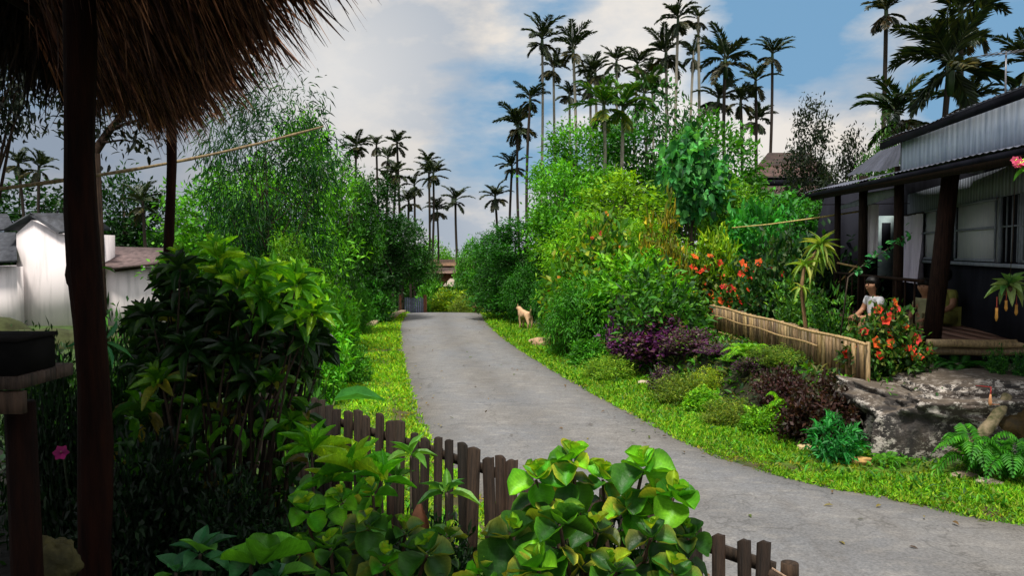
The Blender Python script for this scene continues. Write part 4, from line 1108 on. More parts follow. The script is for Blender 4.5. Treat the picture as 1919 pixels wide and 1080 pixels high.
def rock(name, label, cat, c, r, mat, seed, amp=.25, freq=1.6, sub=24, power=1.0, rot=0):
    V, F_ = [], []
    nu, nv = sub * 2, sub
    for i in range(nv + 1):
        for j in range(nu):
            a, b = PI * i / nv, 2 * PI * j / nu
            d = np.array([math.sin(a) * math.cos(b), math.sin(a) * math.sin(b), math.cos(a)])
            d2 = np.sign(d) * np.abs(d) ** power
            n_ = mnoise.fractal(Vector(d * freq + seed), 1.0, 2.0, 5)
            V.append(d2 * np.array(r) * (1 + amp * n_))
    for i in range(nv):
        for j in range(nu):
            F_.append((i * nu + j, (i + 1) * nu + j, (i + 1) * nu + (j + 1) % nu, i * nu + (j + 1) % nu))
    mb = MB(); mb.add(np.array(V), F_)
    o = ob(name, mb, mat, smooth=True, loc=c); o.rotation_euler.z = rot
    return tag(o, label, cat)
xx = gx(88, 2.5); rock('stone', 'mossy olive stone lying at the foot of the thick post', 'stone', (xx, 2.5, float(at(88, 1055, 2.5)[2])), (.075, .07, .085), M['mossstone'], 3, .3)

# ------------------------------------------------------------------ garden plants close to the camera
def rosette(mb, pos, n, L, W, tm, cols, edge=None, el=(-.2, 1.2), axis=(0, 0, 1), jit=.2, az0=None):
    ax = unit(np.array(axis, float)); a1 = unit(np.cross(ax, [.3, 1, .1])); a2 = np.cross(ax, a1)
    az = np.arange(n) * 2.4 + (R.uniform(0, 6) if az0 is None else az0)
    e_ = np.linspace(el[0], el[1], n) + R.uniform(-jit, jit, n)
    d = np.cos(e_)[:, None] * (np.cos(az)[:, None] * a1 + np.sin(az)[:, None] * a2) + np.sin(e_)[:, None] * ax
    nr = np.tile(ax, (n, 1)) * 1.0 + rdir(n) * .25
    k = R.uniform(.75, 1.15, n) * np.linspace(1.05, .72, n)
    emit(mb, tm, np.array(pos) + d * .012, d, nr, L * k, W * k, pick(cols, n), edge if edge is None else pick(edge, n))

# croton shrub
cx, cy = gx(400, 4.3), 4.3
cro = thing('croton_shrub', 'tall croton shrub with dark lower leaves and sunlit yellow green top', 'shrub', (0, 0, 0))
top, low, st = MB(), MB(), MB()
tips = []; tpx = []
tries = 0
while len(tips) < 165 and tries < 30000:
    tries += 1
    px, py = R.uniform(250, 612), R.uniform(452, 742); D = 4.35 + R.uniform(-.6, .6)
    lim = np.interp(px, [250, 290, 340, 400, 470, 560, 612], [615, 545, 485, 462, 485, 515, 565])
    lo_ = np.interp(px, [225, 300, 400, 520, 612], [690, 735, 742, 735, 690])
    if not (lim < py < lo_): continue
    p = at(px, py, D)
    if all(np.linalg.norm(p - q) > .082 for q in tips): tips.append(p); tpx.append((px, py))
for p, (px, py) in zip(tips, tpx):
    ax = unit(np.array([(p[0] - cx) * .7, (p[1] - cy) * .5 - .1, .7]))
    h = (p[2] - 1.75) / .7
    right = (p[0] - cx) / .6
    if py < np.interp(px, [250, 330, 400, 500, 612], [445, 505, 555, 590, 620]) + R.uniform(-30, 30):  # paler young tops, with sun and shade painted into leaf colours
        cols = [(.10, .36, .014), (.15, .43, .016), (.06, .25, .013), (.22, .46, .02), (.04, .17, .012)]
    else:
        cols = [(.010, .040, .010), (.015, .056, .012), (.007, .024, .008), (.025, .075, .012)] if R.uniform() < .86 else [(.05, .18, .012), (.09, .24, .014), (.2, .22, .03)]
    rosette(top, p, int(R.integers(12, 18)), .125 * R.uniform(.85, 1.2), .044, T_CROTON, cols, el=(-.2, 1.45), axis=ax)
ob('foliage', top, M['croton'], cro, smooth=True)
gzc = gz(cx, cy)
for i, p in enumerate(tips):
    if i % 3 == 0:
        b0 = np.array([cx + (p[0] - cx) * .6 + R.uniform(-.06, .06), cy + (p[1] - cy) * .6, gzc - .05])
        m_ = np.array([b0[0] * .75 + p[0] * .25, b0[1] * .75 + p[1] * .25, b0[2] * .4 + p[2] * .6])
    else:
        b0 = p + np.array([R.uniform(-.08, .08) - (p[0] - cx) * .25, R.uniform(-.08, .08), -R.uniform(.25, .5)]); m_ = (b0 * .6 + p * .4) - np.array([0, 0, .03])
    ps = np.stack([(1 - t) ** 2 * b0 + 2 * t * (1 - t) * m_ + t * t * p for t in np.linspace(0, 1, 7)])
    st.tube(ps, np.linspace(.013 if i % 3 == 0 else .007, .004, 7), 6, (.4, .35, .3))
ob('stems', st, M['bark'], cro, smooth=True)
# sparse leaves between the bare stems
for i in range(90):
    p = at(R.uniform(215, 580), R.uniform(725, 980), 4.3 + R.uniform(-.4, .5))
    rosette(low, p, 5, .15, .055, T_CROTON, G_DARK + G_MID[:2] + [(.06, .2, .012), (.16, .15, .03)], el=(-.6, .9))
ob('lower_leaves', low, M['croton'], cro, smooth=True)

VAR = [(.08, .38, .014), (.12, .46, .016), (.05, .27, .013), (.18, .52, .018), (.035, .17, .016)]
VEDGE = [(.12, .44, .02), (.16, .46, .02), (.34, .46, .03), (.08, .28, .014), (.50, .50, .05), (.06, .22, .014), (.10, .30, .015)]
def aralia(name, label, tips, L, base, dark=.0, tm2=T_ROUND2):
    e = thing(name, label, 'shrub', (0, 0, 0))
    mb, st = MB(), MB()
    for (px, py, D, n, k) in tips:
        p = at(px, py, D)
        dark_share = dark * .35 if py < 970 else .5  # lower leaves darker: older growth plus interior shade painted in
        cols = VAR if R.uniform() > dark_share else [(.02, .085, .014), (.03, .12, .014), (.014, .06, .012)]
        ed = VEDGE if R.uniform() > dark_share else [(.05, .16, .015), (.2, .25, .04)]
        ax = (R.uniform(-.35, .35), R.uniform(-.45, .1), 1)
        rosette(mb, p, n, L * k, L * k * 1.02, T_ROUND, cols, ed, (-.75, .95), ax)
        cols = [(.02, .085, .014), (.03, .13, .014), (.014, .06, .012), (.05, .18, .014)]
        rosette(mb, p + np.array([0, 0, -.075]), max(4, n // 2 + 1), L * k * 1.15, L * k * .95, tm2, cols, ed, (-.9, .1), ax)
        rosette(mb, p + np.array([0, 0, .03]), 3, L * k * .55, L * k * .4, T_ROUND, [(.3, .45, .02), (.2, .42, .015)], VEDGE, (.7, 1.4), ax)
        b0 = np.array([base[0] + R.uniform(-.25, .25), base[1] + R.uniform(-.1, .2), gz(base[0], base[1]) - .05])
        m_ = np.array([p[0] * .8 + b0[0] * .2, p[1] * .8 + b0[1] * .2, b0[2] * .4 + p[2] * .6])
        ps = np.stack([(1 - t) ** 2 * b0 + 2 * t * (1 - t) * m_ + t * t * p for t in np.linspace(0, 1, 7)])
        st.tube(ps, np.linspace(.013, .006, 7), 6, (1.0, .8, .7))
    ob('foliage', mb, M['gloss'], e, smooth=True)
    ob('stems', st, M['bark'], e, smooth=True)
    return e
aralia('aralia_shrub', 'big shrub of cupped round leaves with yellow rims before the fence', [
    (1005, 900, 3.0, 7, .95), (1072, 865, 3.05, 8, 1), (1130, 900, 3.15, 7, .9), (1205, 880, 2.95, 8, 1.1), (1262, 935, 2.85, 9, 1.1), (1180, 955, 2.95, 7, .9),
    (960, 1010, 2.65, 7, 1.15), (1050, 985, 2.6, 8, 1.15), (1120, 1000, 2.8, 7, .9), (1220, 1010, 2.7, 7, .95), (1290, 1010, 2.8, 6, .8), (1010, 1070, 2.5, 7, 1.1), (1150, 1075, 2.6, 7, .9), (1260, 1080, 2.6, 6, .9), (900, 1080, 2.6, 6, .8), (1090, 1060, 2.75, 6, .8)],
    .106, (.28, 2.95), .3)
aralia('aralia_shrub', 'lower variegated shrub spreading along the fence beside the dead leaf', [
    (640, 945, 2.9, 8, .95), (700, 930, 3.1, 7, .9), (575, 960, 2.9, 6, .95), (690, 990, 2.75, 8, 1), (760, 1000, 2.8, 6, .8), (620, 1030, 2.7, 6, .85), (800, 1040, 2.55, 8, 1.0), (720, 1060, 2.6, 7, 1.0), (840, 1010, 2.8, 5, .7), (560, 1040, 2.8, 5, .8)],
    .094, (-.6, 2.95), .4, T_BROAD)
e = thing('hydrangea_plant', 'low plant with bluish green pointed leaves at the photo bottom', 'plant', (0, 0, 0))
mb, st = MB(), MB()
for px, py, D, n in ((375, 1040, 2.45, 9), (470, 1050, 2.4, 8), (330, 1075, 2.4, 6), (520, 1085, 2.35, 7)):
    p = at(px, py, D)
    rosette(mb, p, n, .115, .062, T_BROAD, [(.03, .15, .06), (.045, .19, .07), (.02, .11, .045), (.08, .26, .03)], None, (-.15, 1.0))
    st.tube([(p[0], p[1], .6), p], [.008, .005], 6)
p = at(485, 1062, 2.3); rosette(mb, p, 4, .14, .13, T_ROUND, [(.10, .34, .015), (.07, .25, .014)], None, (.1, .9))
ob('foliage', mb, M['gloss'], e, smooth=True); ob('stems', st, M['bark'], e, smooth=True)

e = thing('narrow_leaf_croton', 'sunlit clump of narrow spotted leaves in front of dark pickets', 'plant', (0, 0, 0))
mb, st = MB(), MB()
for px, py, D, n, L in ((585, 850, 3.9, 15, .2), (545, 815, 4.1, 12, .17), (665, 885, 3.5, 14, .2), (715, 905, 3.4, 10, .16), (620, 905, 3.6, 10, .17)):
    p = at(px, py, D)
    rosette(mb, p, n, L, L * .24, T_CROTON, [(.10, .40, .014), (.15, .48, .016), (.06, .28, .013), (.24, .46, .02)], None, (.0, 1.35))
    st.tube([(p[0] + .02, p[1], gz(p[0], p[1]) - .05), p], [.01, .006], 6)
ob('foliage', mb, M['croton'], e, smooth=True); ob('stems', st, M['bark'], e, smooth=True)
e = thing('young_plant', 'slim young plant with a whorl of pale leaves at fence top height', 'plant', (0, 0, 0))
mb, st = MB(), MB()
for px, py, D, n in ((770, 855, 3.5, 9), (838, 925, 3.1, 8), (745, 900, 3.5, 6)):
    p = at(px, py, D)
    rosette(mb, p, n, .12, .045, T_BROAD, [(.10, .30, .03), (.14, .34, .05), (.05, .2, .03)], None, (-.1, 1.1))
    st.tube([(p[0], p[1], gz(p[0], p[1]) - .05), p], [.007, .005], 6)
ob('foliage', mb, M['gloss'], e, smooth=True); ob('stems', st, M['bark'], e, smooth=True)
# dead brown leaf caught on the shrub
mb = MB(); emit(mb, T_CROTON, np.array([at(788, 945, 2.95)]), np.array([[.16, -.1, -1.0]]), np.array([[-.3, -1.0, .1]]), .145, .07, np.array([1.0, 1, 1]))
tag(ob('dead_leaf', mb, M['deadleaf'], smooth=True), 'rust brown dead leaf hanging among the variegated leaves', 'leaf')
# long torn leaf beside the fence on the grass
e = thing('banana_leaf', 'single long green leaf bent over the fence end near the grass', 'leaf', (0, 0, 0))
p = at(628, 752, 6.6)
mb = MB(); emit(mb, T_CROTON, np.array([p]), np.array([[1.0, .1, .16]]), np.array([[0, -.5, 1.0]]), .40, .12, np.array([.06, .26, .05]))
ob('blade', mb, M['leaf'], e, smooth=True)
mb = MB(); mb.tube([p, p + np.array([-.1, -.02, -.25]), np.array([p[0] - .12, p[1], gz(p[0], p[1])])], [.008, .01, .012], 6, (.4, .9, .2)); ob('stalk', mb, M['bamboo'], e, smooth=True)

# ferns
def fern_proto(key, nf, L, cols, pinn=.28, el0=1.1):
    mb = MB()
    for i in range(nf):
        az = i * 2.4 + R.uniform(-.2, .2); el = el0 + R.uniform(-.3, .25); k = 8; p = np.zeros(3); pts = [p]
        for j in range(k):
            el -= .2
            p = p + np.array([math.cos(az) * math.cos(el), math.sin(az) * math.cos(el), math.sin(el)]) * L / k; pts.append(p)
        pts = np.array(pts); mb.tube(pts, np.linspace(.006, .002, k + 1), 4, (.04, .09, .015), cap=False)
        tt = np.linspace(.1, 1, 18)
        pos = np.stack([np.interp(tt * k, np.arange(k + 1), pts[:, a]) for a in range(3)], 1)
        tan = unit(np.gradient(pos, axis=0)); side = unit(np.cross(tan, [0, 0, 1.0])); upv = np.cross(side, tan)
        for sg in (-1, 1):
            emit(mb, T_LOW, pos, tan * .35 + side * sg, upv, pinn * L * np.sin(PI * (tt * .85 + .12)), .05 * L, pick(cols, 18))
    proto(key, [('foliage', mb.mesh('foliage', M['leaf']))], float(np.concatenate(mb.v)[:, 2].max()), L * 1.5)
fern_proto('fern', 13, .8, G_MID)
fern_proto('bright_fern', 16, .8, G_BRIGHT)
shrub_form('palmate', 1, dome(1.05, .95), 120, 9, .05, .17, .06, [(.02, .22, .04), (.03, .28, .045), (.014, .16, .03)], up=.1, droop=.1, tm=T_MID, out=.8)
put('bronze_shrub', 'bronze and yellow leaved sprig beneath the big leaf tree', 'shrub', 'loose_shrub', 1240, 19.0, 400, 95, color=(5.5, 1.5, 1.2), group=SR)
put('flowering_shrub', 'slim shrub with a few red blooms under the bamboo rod', 'shrub', 'hibiscus', 1463, 16.2, 448, 150, group=SR, color=(.5, .75, 1), fscale=1.1, fcolor=(.9, .7, 1), nflow=7)
e = thing('leafy_twig', 'thin twig of small round leaves rising before the porch posts', 'plant', (0, 0, 0))
tw = [at(1590, 520, 11.6), at(1625, 492, 11.6), at(1662, 468, 11.5), at(1710, 436, 11.4)]
mb = MB(); mb.tube([np.array([tw[0][0] - .1, 11.7, gz(tw[0][0], 11.7)])] + tw, [.012, .01, .008, .006, .003], 6); ob('stem', mb, M['bark'], e)
mb = MB(); tt = np.linspace(.15, 1, 60) * 3; P = np.stack([np.interp(tt, range(4), [q[a] for q in tw]) for a in range(3)], 1) + R.normal(size=(60, 3)) * .045
emit(mb, T_MID, P, rdir(60), np.array([0, -.4, 1.0]) + rdir(60) * .4, .085, .055, pick(G_EMER, 60)); ob('foliage', mb, M['leaf'], e)
FE = 'ferns of the bank and boulder'
put('emerald_plant', 'fresh emerald plant in front of the maroon bush, on the verge', 'plant', 'palmate', 1572, 8.9, 782, 105)
put('fern', 'fern arching in front of the boulder beside the mossy log', 'fern', 'fern', 1838, 8.25, 802, 130, group=FE, color=(.8, 1.0, 1.4))
put('fern', 'second fern close to the photo edge below the log', 'fern', 'fern', 1905, 8.0, 820, 130, group=FE, color=(.6, .85, 1.2))
put('fern', 'tiny fern at the base of the boulder', 'fern', 'fern', 1672, 8.75, 850, 60, group=FE)
put('fern', 'light green fern hanging under the bamboo fence', 'fern', 'bright_fern', 1400, 12.4, 640, 80, group=FE)
put('fern', 'light green fern beside the maroon bush', 'fern', 'bright_fern', 1478, 10.2, 735, 70, group=FE)
put('fern', 'dim fern in the shade beneath the deck', 'fern', 'fern', 1800, 10.5, 668, 110, group=FE, color=(.25, .45, .7), base=.7)  # tint darkened to stand for the shade under the deck
put('vine_plant', 'leafy stem climbing in front of the bamboo deck edge', 'plant', 'loose_shrub', 1872, 9.9, 655, 45, base=.8, color=(.7, .9, 1))
put('vine_plant', 'leafy stem at the photo edge below the deck', 'plant', 'loose_shrub', 1918, 9.7, 660, 45, base=.8, color=(.5, .8, 1))

# dim undergrowth around the shelter
GU = 'dim undergrowth around the shelter posts'
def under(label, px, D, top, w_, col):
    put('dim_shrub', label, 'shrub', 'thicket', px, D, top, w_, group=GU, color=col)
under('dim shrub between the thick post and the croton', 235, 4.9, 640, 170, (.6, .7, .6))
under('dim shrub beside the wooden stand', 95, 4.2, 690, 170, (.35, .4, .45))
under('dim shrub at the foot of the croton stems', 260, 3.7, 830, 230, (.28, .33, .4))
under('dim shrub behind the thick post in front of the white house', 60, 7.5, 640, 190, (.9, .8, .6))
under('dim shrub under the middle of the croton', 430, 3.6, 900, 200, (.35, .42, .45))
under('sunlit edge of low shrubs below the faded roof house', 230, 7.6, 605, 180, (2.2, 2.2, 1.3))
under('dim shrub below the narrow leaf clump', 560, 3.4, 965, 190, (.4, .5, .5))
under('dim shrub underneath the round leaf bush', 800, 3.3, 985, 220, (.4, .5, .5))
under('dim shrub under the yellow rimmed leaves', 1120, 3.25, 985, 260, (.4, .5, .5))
e = thing('pink_flower', 'magenta flower glowing in the dim shrubs by the thick post', 'flower', tuple(at(116, 850, 3.6)))
f = link('flower', FLOWER[2], e, color=(.5, .6, 5)); f.rotation_euler = (1.1, 0, .2); f.scale = (.7, .7, .7)
mb = MB(); mb.tube([(0, .01, 0), (.02, .05, -.4)], [.004, .006], 5, (.2, .5, .15)); ob('stem', mb, M['bark'], e)
e = thing('vine_plant', 'fresh pinnate leaves sprouting beside the thick post', 'plant', tuple(at(195, 640, 3.4)))
mb = MB(); rosette(mb, (0, 0, .0), 11, .15, .03, T_MID, [(.03, .2, .07), (.05, .26, .06)], None, (-.6, .5), axis=(.8, -.2, .5)); 
rosette(mb, (-.03, 0, .32), 7, .07, .04, T_MID, [(.06, .26, .02)], None, (-.4, .8)); ob('foliage', mb, M['leaf'], e)
mb = MB(); mb.tube([(0, 0, 0), (-.02, .02, .15), (-.03, 0, .33)], [.006, .005, .003], 5); mb.tube([(0, 0, 0), (-.03, .03, -.9)], [.006, .008], 5); ob('stems', mb, M['bark'], e)

# dracaena with spiky head beside the porch
e = thing('dracaena', 'dracaena with pale spiky leaf heads on a thin stem by the porch', 'plant', (0, 0, 0))
mb, st = MB(), MB()
p1, p2, p3 = at(1538, 462, 12.0), at(1508, 500, 11.9), at(1502, 540, 11.8)
cols = [(.32, .42, .08), (.22, .36, .05), (.4, .46, .12), (.12, .26, .03)]
rosette(mb, p1, 26, .33, .055, T_STRAP, cols, None, (-.7, 1.4)); rosette(mb, p1 - np.array([0, 0, .16]), 18, .32, .05, T_STRAP, cols[1:] , None, (-.9, .4))
rosette(mb, p2, 14, .3, .05, T_STRAP, cols[1:], None, (-.8, 1.1)); rosette(mb, p3, 8, .2, .05, T_STRAP, cols, None, (-.8, .9))
b0 = np.array([gx(1512, 11.9), 11.9, gz(gx(1512, 11.9), 11.9)])
st.tube([b0, b0 + np.array([0, 0, .5]), p3, p2, p1], [.035, .03, .028, .025, .02], 8, (3, 2.4, 1.6)); 
ob('foliage', mb, M['leaf'], e, smooth=True); ob('stem', st, M['bark'], e, smooth=True)
# ------------------------------------------------------------------ bamboo screen fence
bf = thing('bamboo_fence', 'low woven bamboo fence with long rails on the garden bank', 'fence', (0, 0, 0))
BA, BB = at(1626, 645, 9.9), at(1338, 573, 16.3)     # top rail ends
La, Lb = at(1628, 722, 9.9), at(1340, 619, 16.3)
mb = MB(); ns = 56
for i in range(ns):
    t = (i + .5) / ns + R.uniform(-.003, .003)
    a, b = La + (Lb - La) * t, BA + (BB - BA) * t
    b = b + np.array([0, 0, R.uniform(-.02, .03)]); a = a - np.array([0, 0, R.uniform(.0, .05) + (.22 if R.uniform() < .25 and t < .6 else 0)])
    k = R.uniform(.3, 1.5)
    tw = R.uniform(-.02, .02)
    mb.tube([a + np.array([.02, tw, 0]), (a + b) / 2 + np.array([.018, 0, 0]), b + np.array([.02, -tw, 0])], [.027, .031, .026], 6, (k, k * R.uniform(.9, 1.02), k * R.uniform(.75, 1)))
ob('slats', mb, M['bamboo'], bf, smooth=True)
for (a, b, r) in ((BA, BB, .022), (La + np.array([0, -.15, -.01]), Lb, .02), (BA * .62 + La * .38 + (BB - BA) * .22, BB * .62 + Lb * .38, .016)):
    mb = MB(); k = 14
    pts = a + (b - a) * np.linspace(-.012, 1.01, k)[:, None] + np.array([-.05, 0, 0]); pts[:, 2] += .012 * np.sin(np.arange(k) * 1.3)
    mb.tube(pts, [r * (1.15 if j % 2 else .95) for j in range(k)], 8, (1.6, 1.5, 1.3)); ob('rail', mb, M['bamboo'], bf, smooth=True)
for t in (0.0, .5, 1.0):
    mb = MB(); a, b = La + (Lb - La) * t, BA + (BB - BA) * t
    mb.tube([np.array([a[0] - .01, a[1] - .03, gz(a[0], a[1]) - .3]), np.array([b[0], b[1] - .02, b[2] + .03])], [.03, .026], 8, (.95, .9, .8)); ob('post', mb, M['bamboo'], bf, smooth=True)

# ------------------------------------------------------------------ boulder with lichen, log, roadside stones
def boulder_mat():
    m, nt, out = new_mat('lichen_rock')
    a = noise_n(nt, 1.6, 8, rough=.65); l = noise_n(nt, 8, 10, rough=.78, stretch=(1, 1, 1.7)); l2 = noise_n(nt, 2.1, 4)
    c = mixrgb(nt, (.022, .019, .018), (.085, .064, .05), ramp(nt, a, .40, .66))
    msk = mth2(nt, ramp(nt, l, .50, .545), 1.0)
    n = N(nt, 'ShaderNodeMath', operation='MULTIPLY'); nt.links.new(msk, n.inputs[0]); nt.links.new(ramp(nt, l2, .38, .50), n.inputs[1])
    c = mixrgb(nt, c, (.50, .45, .40), n.outputs[0])
    tcn = N(nt, 'ShaderNodeNewGeometry'); sp = N(nt, 'ShaderNodeSeparateXYZ'); nt.links.new(tcn.outputs['Normal'], sp.inputs[0])
    c = mixrgb(nt, c, (.10, .075, .052), mth2(nt, ramp(nt, sp.outputs[2], .7, .95), .75))
    b = N(nt, 'ShaderNodeBsdfPrincipled'); nt.links.new(c, b.inputs['Base Color']); b.inputs['Roughness'].default_value = .85
    bp = N(nt, 'ShaderNodeBump'); bp.inputs['Strength'].default_value = .9; bp.inputs['Distance'].default_value = .06
    nt.links.new(noise_n(nt, 6, 9, rough=.7), bp.inputs['Height']); nt.links.new(bp.outputs[0], b.inputs['Normal'])
    nt.links.new(b.outputs[0], out.inputs[0]); return m
M['boulder'] = boulder_mat()
rock('boulder', 'huge dark boulder with white lichen patches below the porch deck', 'rock', (5.98, 9.70, .16), (1.76, .98, .66), M['boulder'], 5.3, .24, 1.9, 90, .42, -.05)
rock('boulder', 'shadowed mossy brown boulder at the photo edge behind the fern', 'rock', (6.0, 8.9, .18), (.62, .5, .55), solid('brown_rock', (.10, .06, .015), (.025, .02, .012), 4, bump=.9), 1.7, .25, 1.8, 40, .8)
n = 900; P = np.column_stack([R.uniform(4.3, 7.4, n), R.uniform(8.72, 10.5, n)])
P = P[(P[:, 1] > 10.15) | (P[:, 1] < 8.95) | (R.uniform(0, 1, n) < .08)]; n = len(P)
zz = np.where(P[:, 1] < 8.95, ground_z(P), .70)
mb = MB(); emit(mb, T_MID, np.column_stack([P, zz]), np.column_stack([R.normal(size=(n, 2)) * .8, R.uniform(.3, 1.2, n)]), np.array([0, 0, 1.0]) + rdir(n) * .4, R.uniform(.05, .13, n), R.uniform(.02, .04, n), pick(G_MID + G_DARK, n))
tag(ob('boulder_weeds', mb, M['leaf']), kind='stuff')
mb = MB(); a, b = at(1778, 858, 8.35), at(1888, 742, 8.75)
k = 12; pts = a + (b - a) * np.linspace(0, 1, k)[:, None]; pts[:, 2] -= .07 * np.sin(np.linspace(0, PI, k)); pts[:, 0] += .06 * np.sin(np.linspace(0, PI, k))
mb.tube(pts, [.045 + .022 * math.sin(PI * j / k) + .006 * math.sin(j * 2.3) for j in range(k)], 12, (.9, .85, .8))
tag(ob('log', mb, solid('mossy_log', (.32, .26, .17), (.07, .075, .03), 9, bump=.8), smooth=True), 'mossy curved log leaning against the dark boulder', 'log')
RK = 'stones at the roadside'
def stone(label, px, py, D, r, seed, c=(1, 1, 1), power=.85):
    x = gx(px, D); o = rock('stone', label, 'stone', (x, D, gz(x, D) + r[2] * .35), r, M['stone'], seed, .3, 1.5, 16, power); o['group'] = RK; o.color = (*c, 1); return o
stone('tan angular rock beside the weeping bush', 1020, 650, 19.6, (.27, .2, .16), 2.2, (1.7, 1.3, .95))
stone('small tan rock next to the angular one', 1000, 645, 20.2, (.13, .1, .09), 8.1, (1.7, 1.35, 1.0))
stone('flat grey stone in the grass near the photo edge', 1865, 915, 7.9, (.13, .1, .05), 4.4, (1.3, 1.3, 1.2))
stone('flat brownish stone below the fern', 1818, 890, 8.2, (.15, .08, .04), 6.4, (1.1, 1, .9))
stone('small orange stone at the foot of the boulder', 1622, 872, 8.75, (.11, .07, .05), 1.1, (2.2, 1.6, .7))
stone('buff stone between emerald plant and grass', 1520, 850, 9.3, (.12, .08, .05), 9.4, (1.8, 1.7, 1.1))
stone('pale stone in the grass by the olive tuft', 1208, 715, 13.9, (.12, .09, .06), 12.4, (2, 1.9, 1.8))
mb = MB(); q = [at(693, 611, 25.2 * .96), at(712, 600, 26.4), at(738, 592, 28.2), at(757, 588, 29.9)]
q = [np.array([p[0], p[1], gz(p[0], p[1])]) for p in q]
for p_, r_ in zip(q[:-1], q[1:]): mb.beam(p_ + np.array([0, 0, .06]), r_ + np.array([0, 0, .06]), .18, .16, (1.9, 1.7, 1.4))
tag(ob('kerb_stones', mb, M['stone']), 'pale line of kerb stones on the lane edge near the crest', 'kerb')

# ------------------------------------------------------------------ wooden porch house
hs = thing('porch_house', 'dark wooden house with corrugated roofs and an open bamboo porch', 'house', (0, 0, 0))
FZ = 1.15
wx = lambda D: 6.72 + .25 * (D - 10.7)          # wall line
ex = lambda D: 4.92 + .118 * (D - 7.7)          # porch eave line
dx = lambda D: 5.62 + .118 * (D - 10.7)         # deck edge line
def W3(D, z, off=0.0): return (wx(D) - off, D + off * .25, z)
# floor, its boards running along the house, and the bamboo poles of its edge
mb = MB()
nb = 12
for i in range(nb):
    s0, s1 = i / nb, (i + 1) / nb - .006
    f = lambda s, D: (dx(D) + (9.2 - dx(D)) * s, D - .10 * s, FZ - .05)
    mb.prism([f(s0, 10.72), f(s1, 10.72), f(s1, 17.5), f(s0, 17.5)], (0, 0, .05), np.array([1, 1, 1]) * R.uniform(.7, 1.25))
ob('deck', mb, M['deck'], hs)
for z, r, yy, c in ((FZ - .035, .055, 10.60, 1.25), (FZ - .15, .05, 10.66, .62)):
    mb = MB(); k = 12; pts = np.stack([np.linspace(dx(10.6) - .08, 9.2, k), np.linspace(yy, yy - .12, k), z + .006 * np.sin(np.arange(k) * 2.0)], 1)
    mb.tube(pts, [r * (1.06 if j % 3 == 0 else 1) for j in range(k)], 12, (c, c, c)); ob('deck_edge_pole', mb, M['bamboo'], hs, smooth=True)
for x, D in ((5.75, 10.9), (7.2, 10.8), (8.6, 10.8), (6.2, 14), (6.6, 16.8)):
    mb = MB(); mb.tube([(x, D, .3), (x, D, FZ - .06)], [.09, .08], 10); ob('stilt', mb, M['darkwood'], hs, smooth=True)
mb = MB(); mb.prism([(5.9, 12.4, .4), (9.2, 12.4, .4), (9.2, 12.4, FZ - .06), (5.9, 12.4, FZ - .06)], (0, .03, 0)); ob('under_floor_shade', mb, M['darkwall'], hs)  # dark panel standing in for the shaded void below the deck
# porch wall: dark dado, sill, band, shutters
quad_uv('dado', [W3(17.5, FZ), W3(9.0, FZ), W3(9.0, 2.14), W3(17.5, 2.14)], M['darkwall'], hs, .05)
quad_uv('wall', [W3(17.5, 2.145), W3(9.0, 2.145), W3(9.0, 3.95), W3(17.5, 3.95)], M['darkwall'], hs, .05)
quad_uv('wall_band', [W3(16.5, 3.10, .04), W3(9.0, 3.10, .04), W3(9.0, 3.5, .04), W3(16.5, 3.5, .04)], M['greysiding'], hs, .03)
mb = MB(); mb.beam(W3(15.4, 2.15, .06), W3(9.0, 2.15, .06), .1, .05, (1, 1, 1)); ob('sill', mb, solid('grey_paint', (.25, .28, .33), (.16, .18, .22), 7, bump=.1), hs)
def shutter(D0, D1, z0=2.19, z1=3.09):
    w_ = quad_uv('window_shutter', [W3(D0, z0, .05), W3(D1, z0, .05), W3(D1, z1, .05), W3(D0, z1, .05)], M['shutter'], hs, .025)
    mb = MB(); zm = z0 + (z1 - z0) * .54
    for a, b in ((W3(D0, zm, .085), W3(D1, zm, .085)), (W3(D0, z1 - .02, .085), W3(D1, z1 - .02, .085)), (W3(D0, z0 + .02, .085), W3(D1, z0 + .02, .085))): mb.beam(a, b, .02, .035)
    for Dq in (D0, D1): mb.beam(W3(Dq, z0 + .04, .083), W3(Dq, z1 - .04, .083), .02, .03, up=(1, 0, 0))
    ob('frame', mb, bpy.data.materials['grey_paint'], w_)
shutter(13.05, 11.2); shutter(15.25, 14.15)
mb = MB()
for Dq in (11.1, 10.35): mb.beam(W3(Dq, 2.19, .05), W3(Dq, 3.09, .05), .04, .05, up=(1, 0, 0))
mb.beam(W3(11.1, 2.68, .05), W3(10.35, 2.68, .05), .03, .02)
for Dq in (10.9, 10.7, 10.5): mb.beam(W3(Dq, 2.2, .04), W3(Dq, 3.08, .04), .015, .02, up=(1, 0, 0))
ob('window_bars', mb, bpy.data.materials['grey_paint'], hs)
shutter(10.2, 9.3)
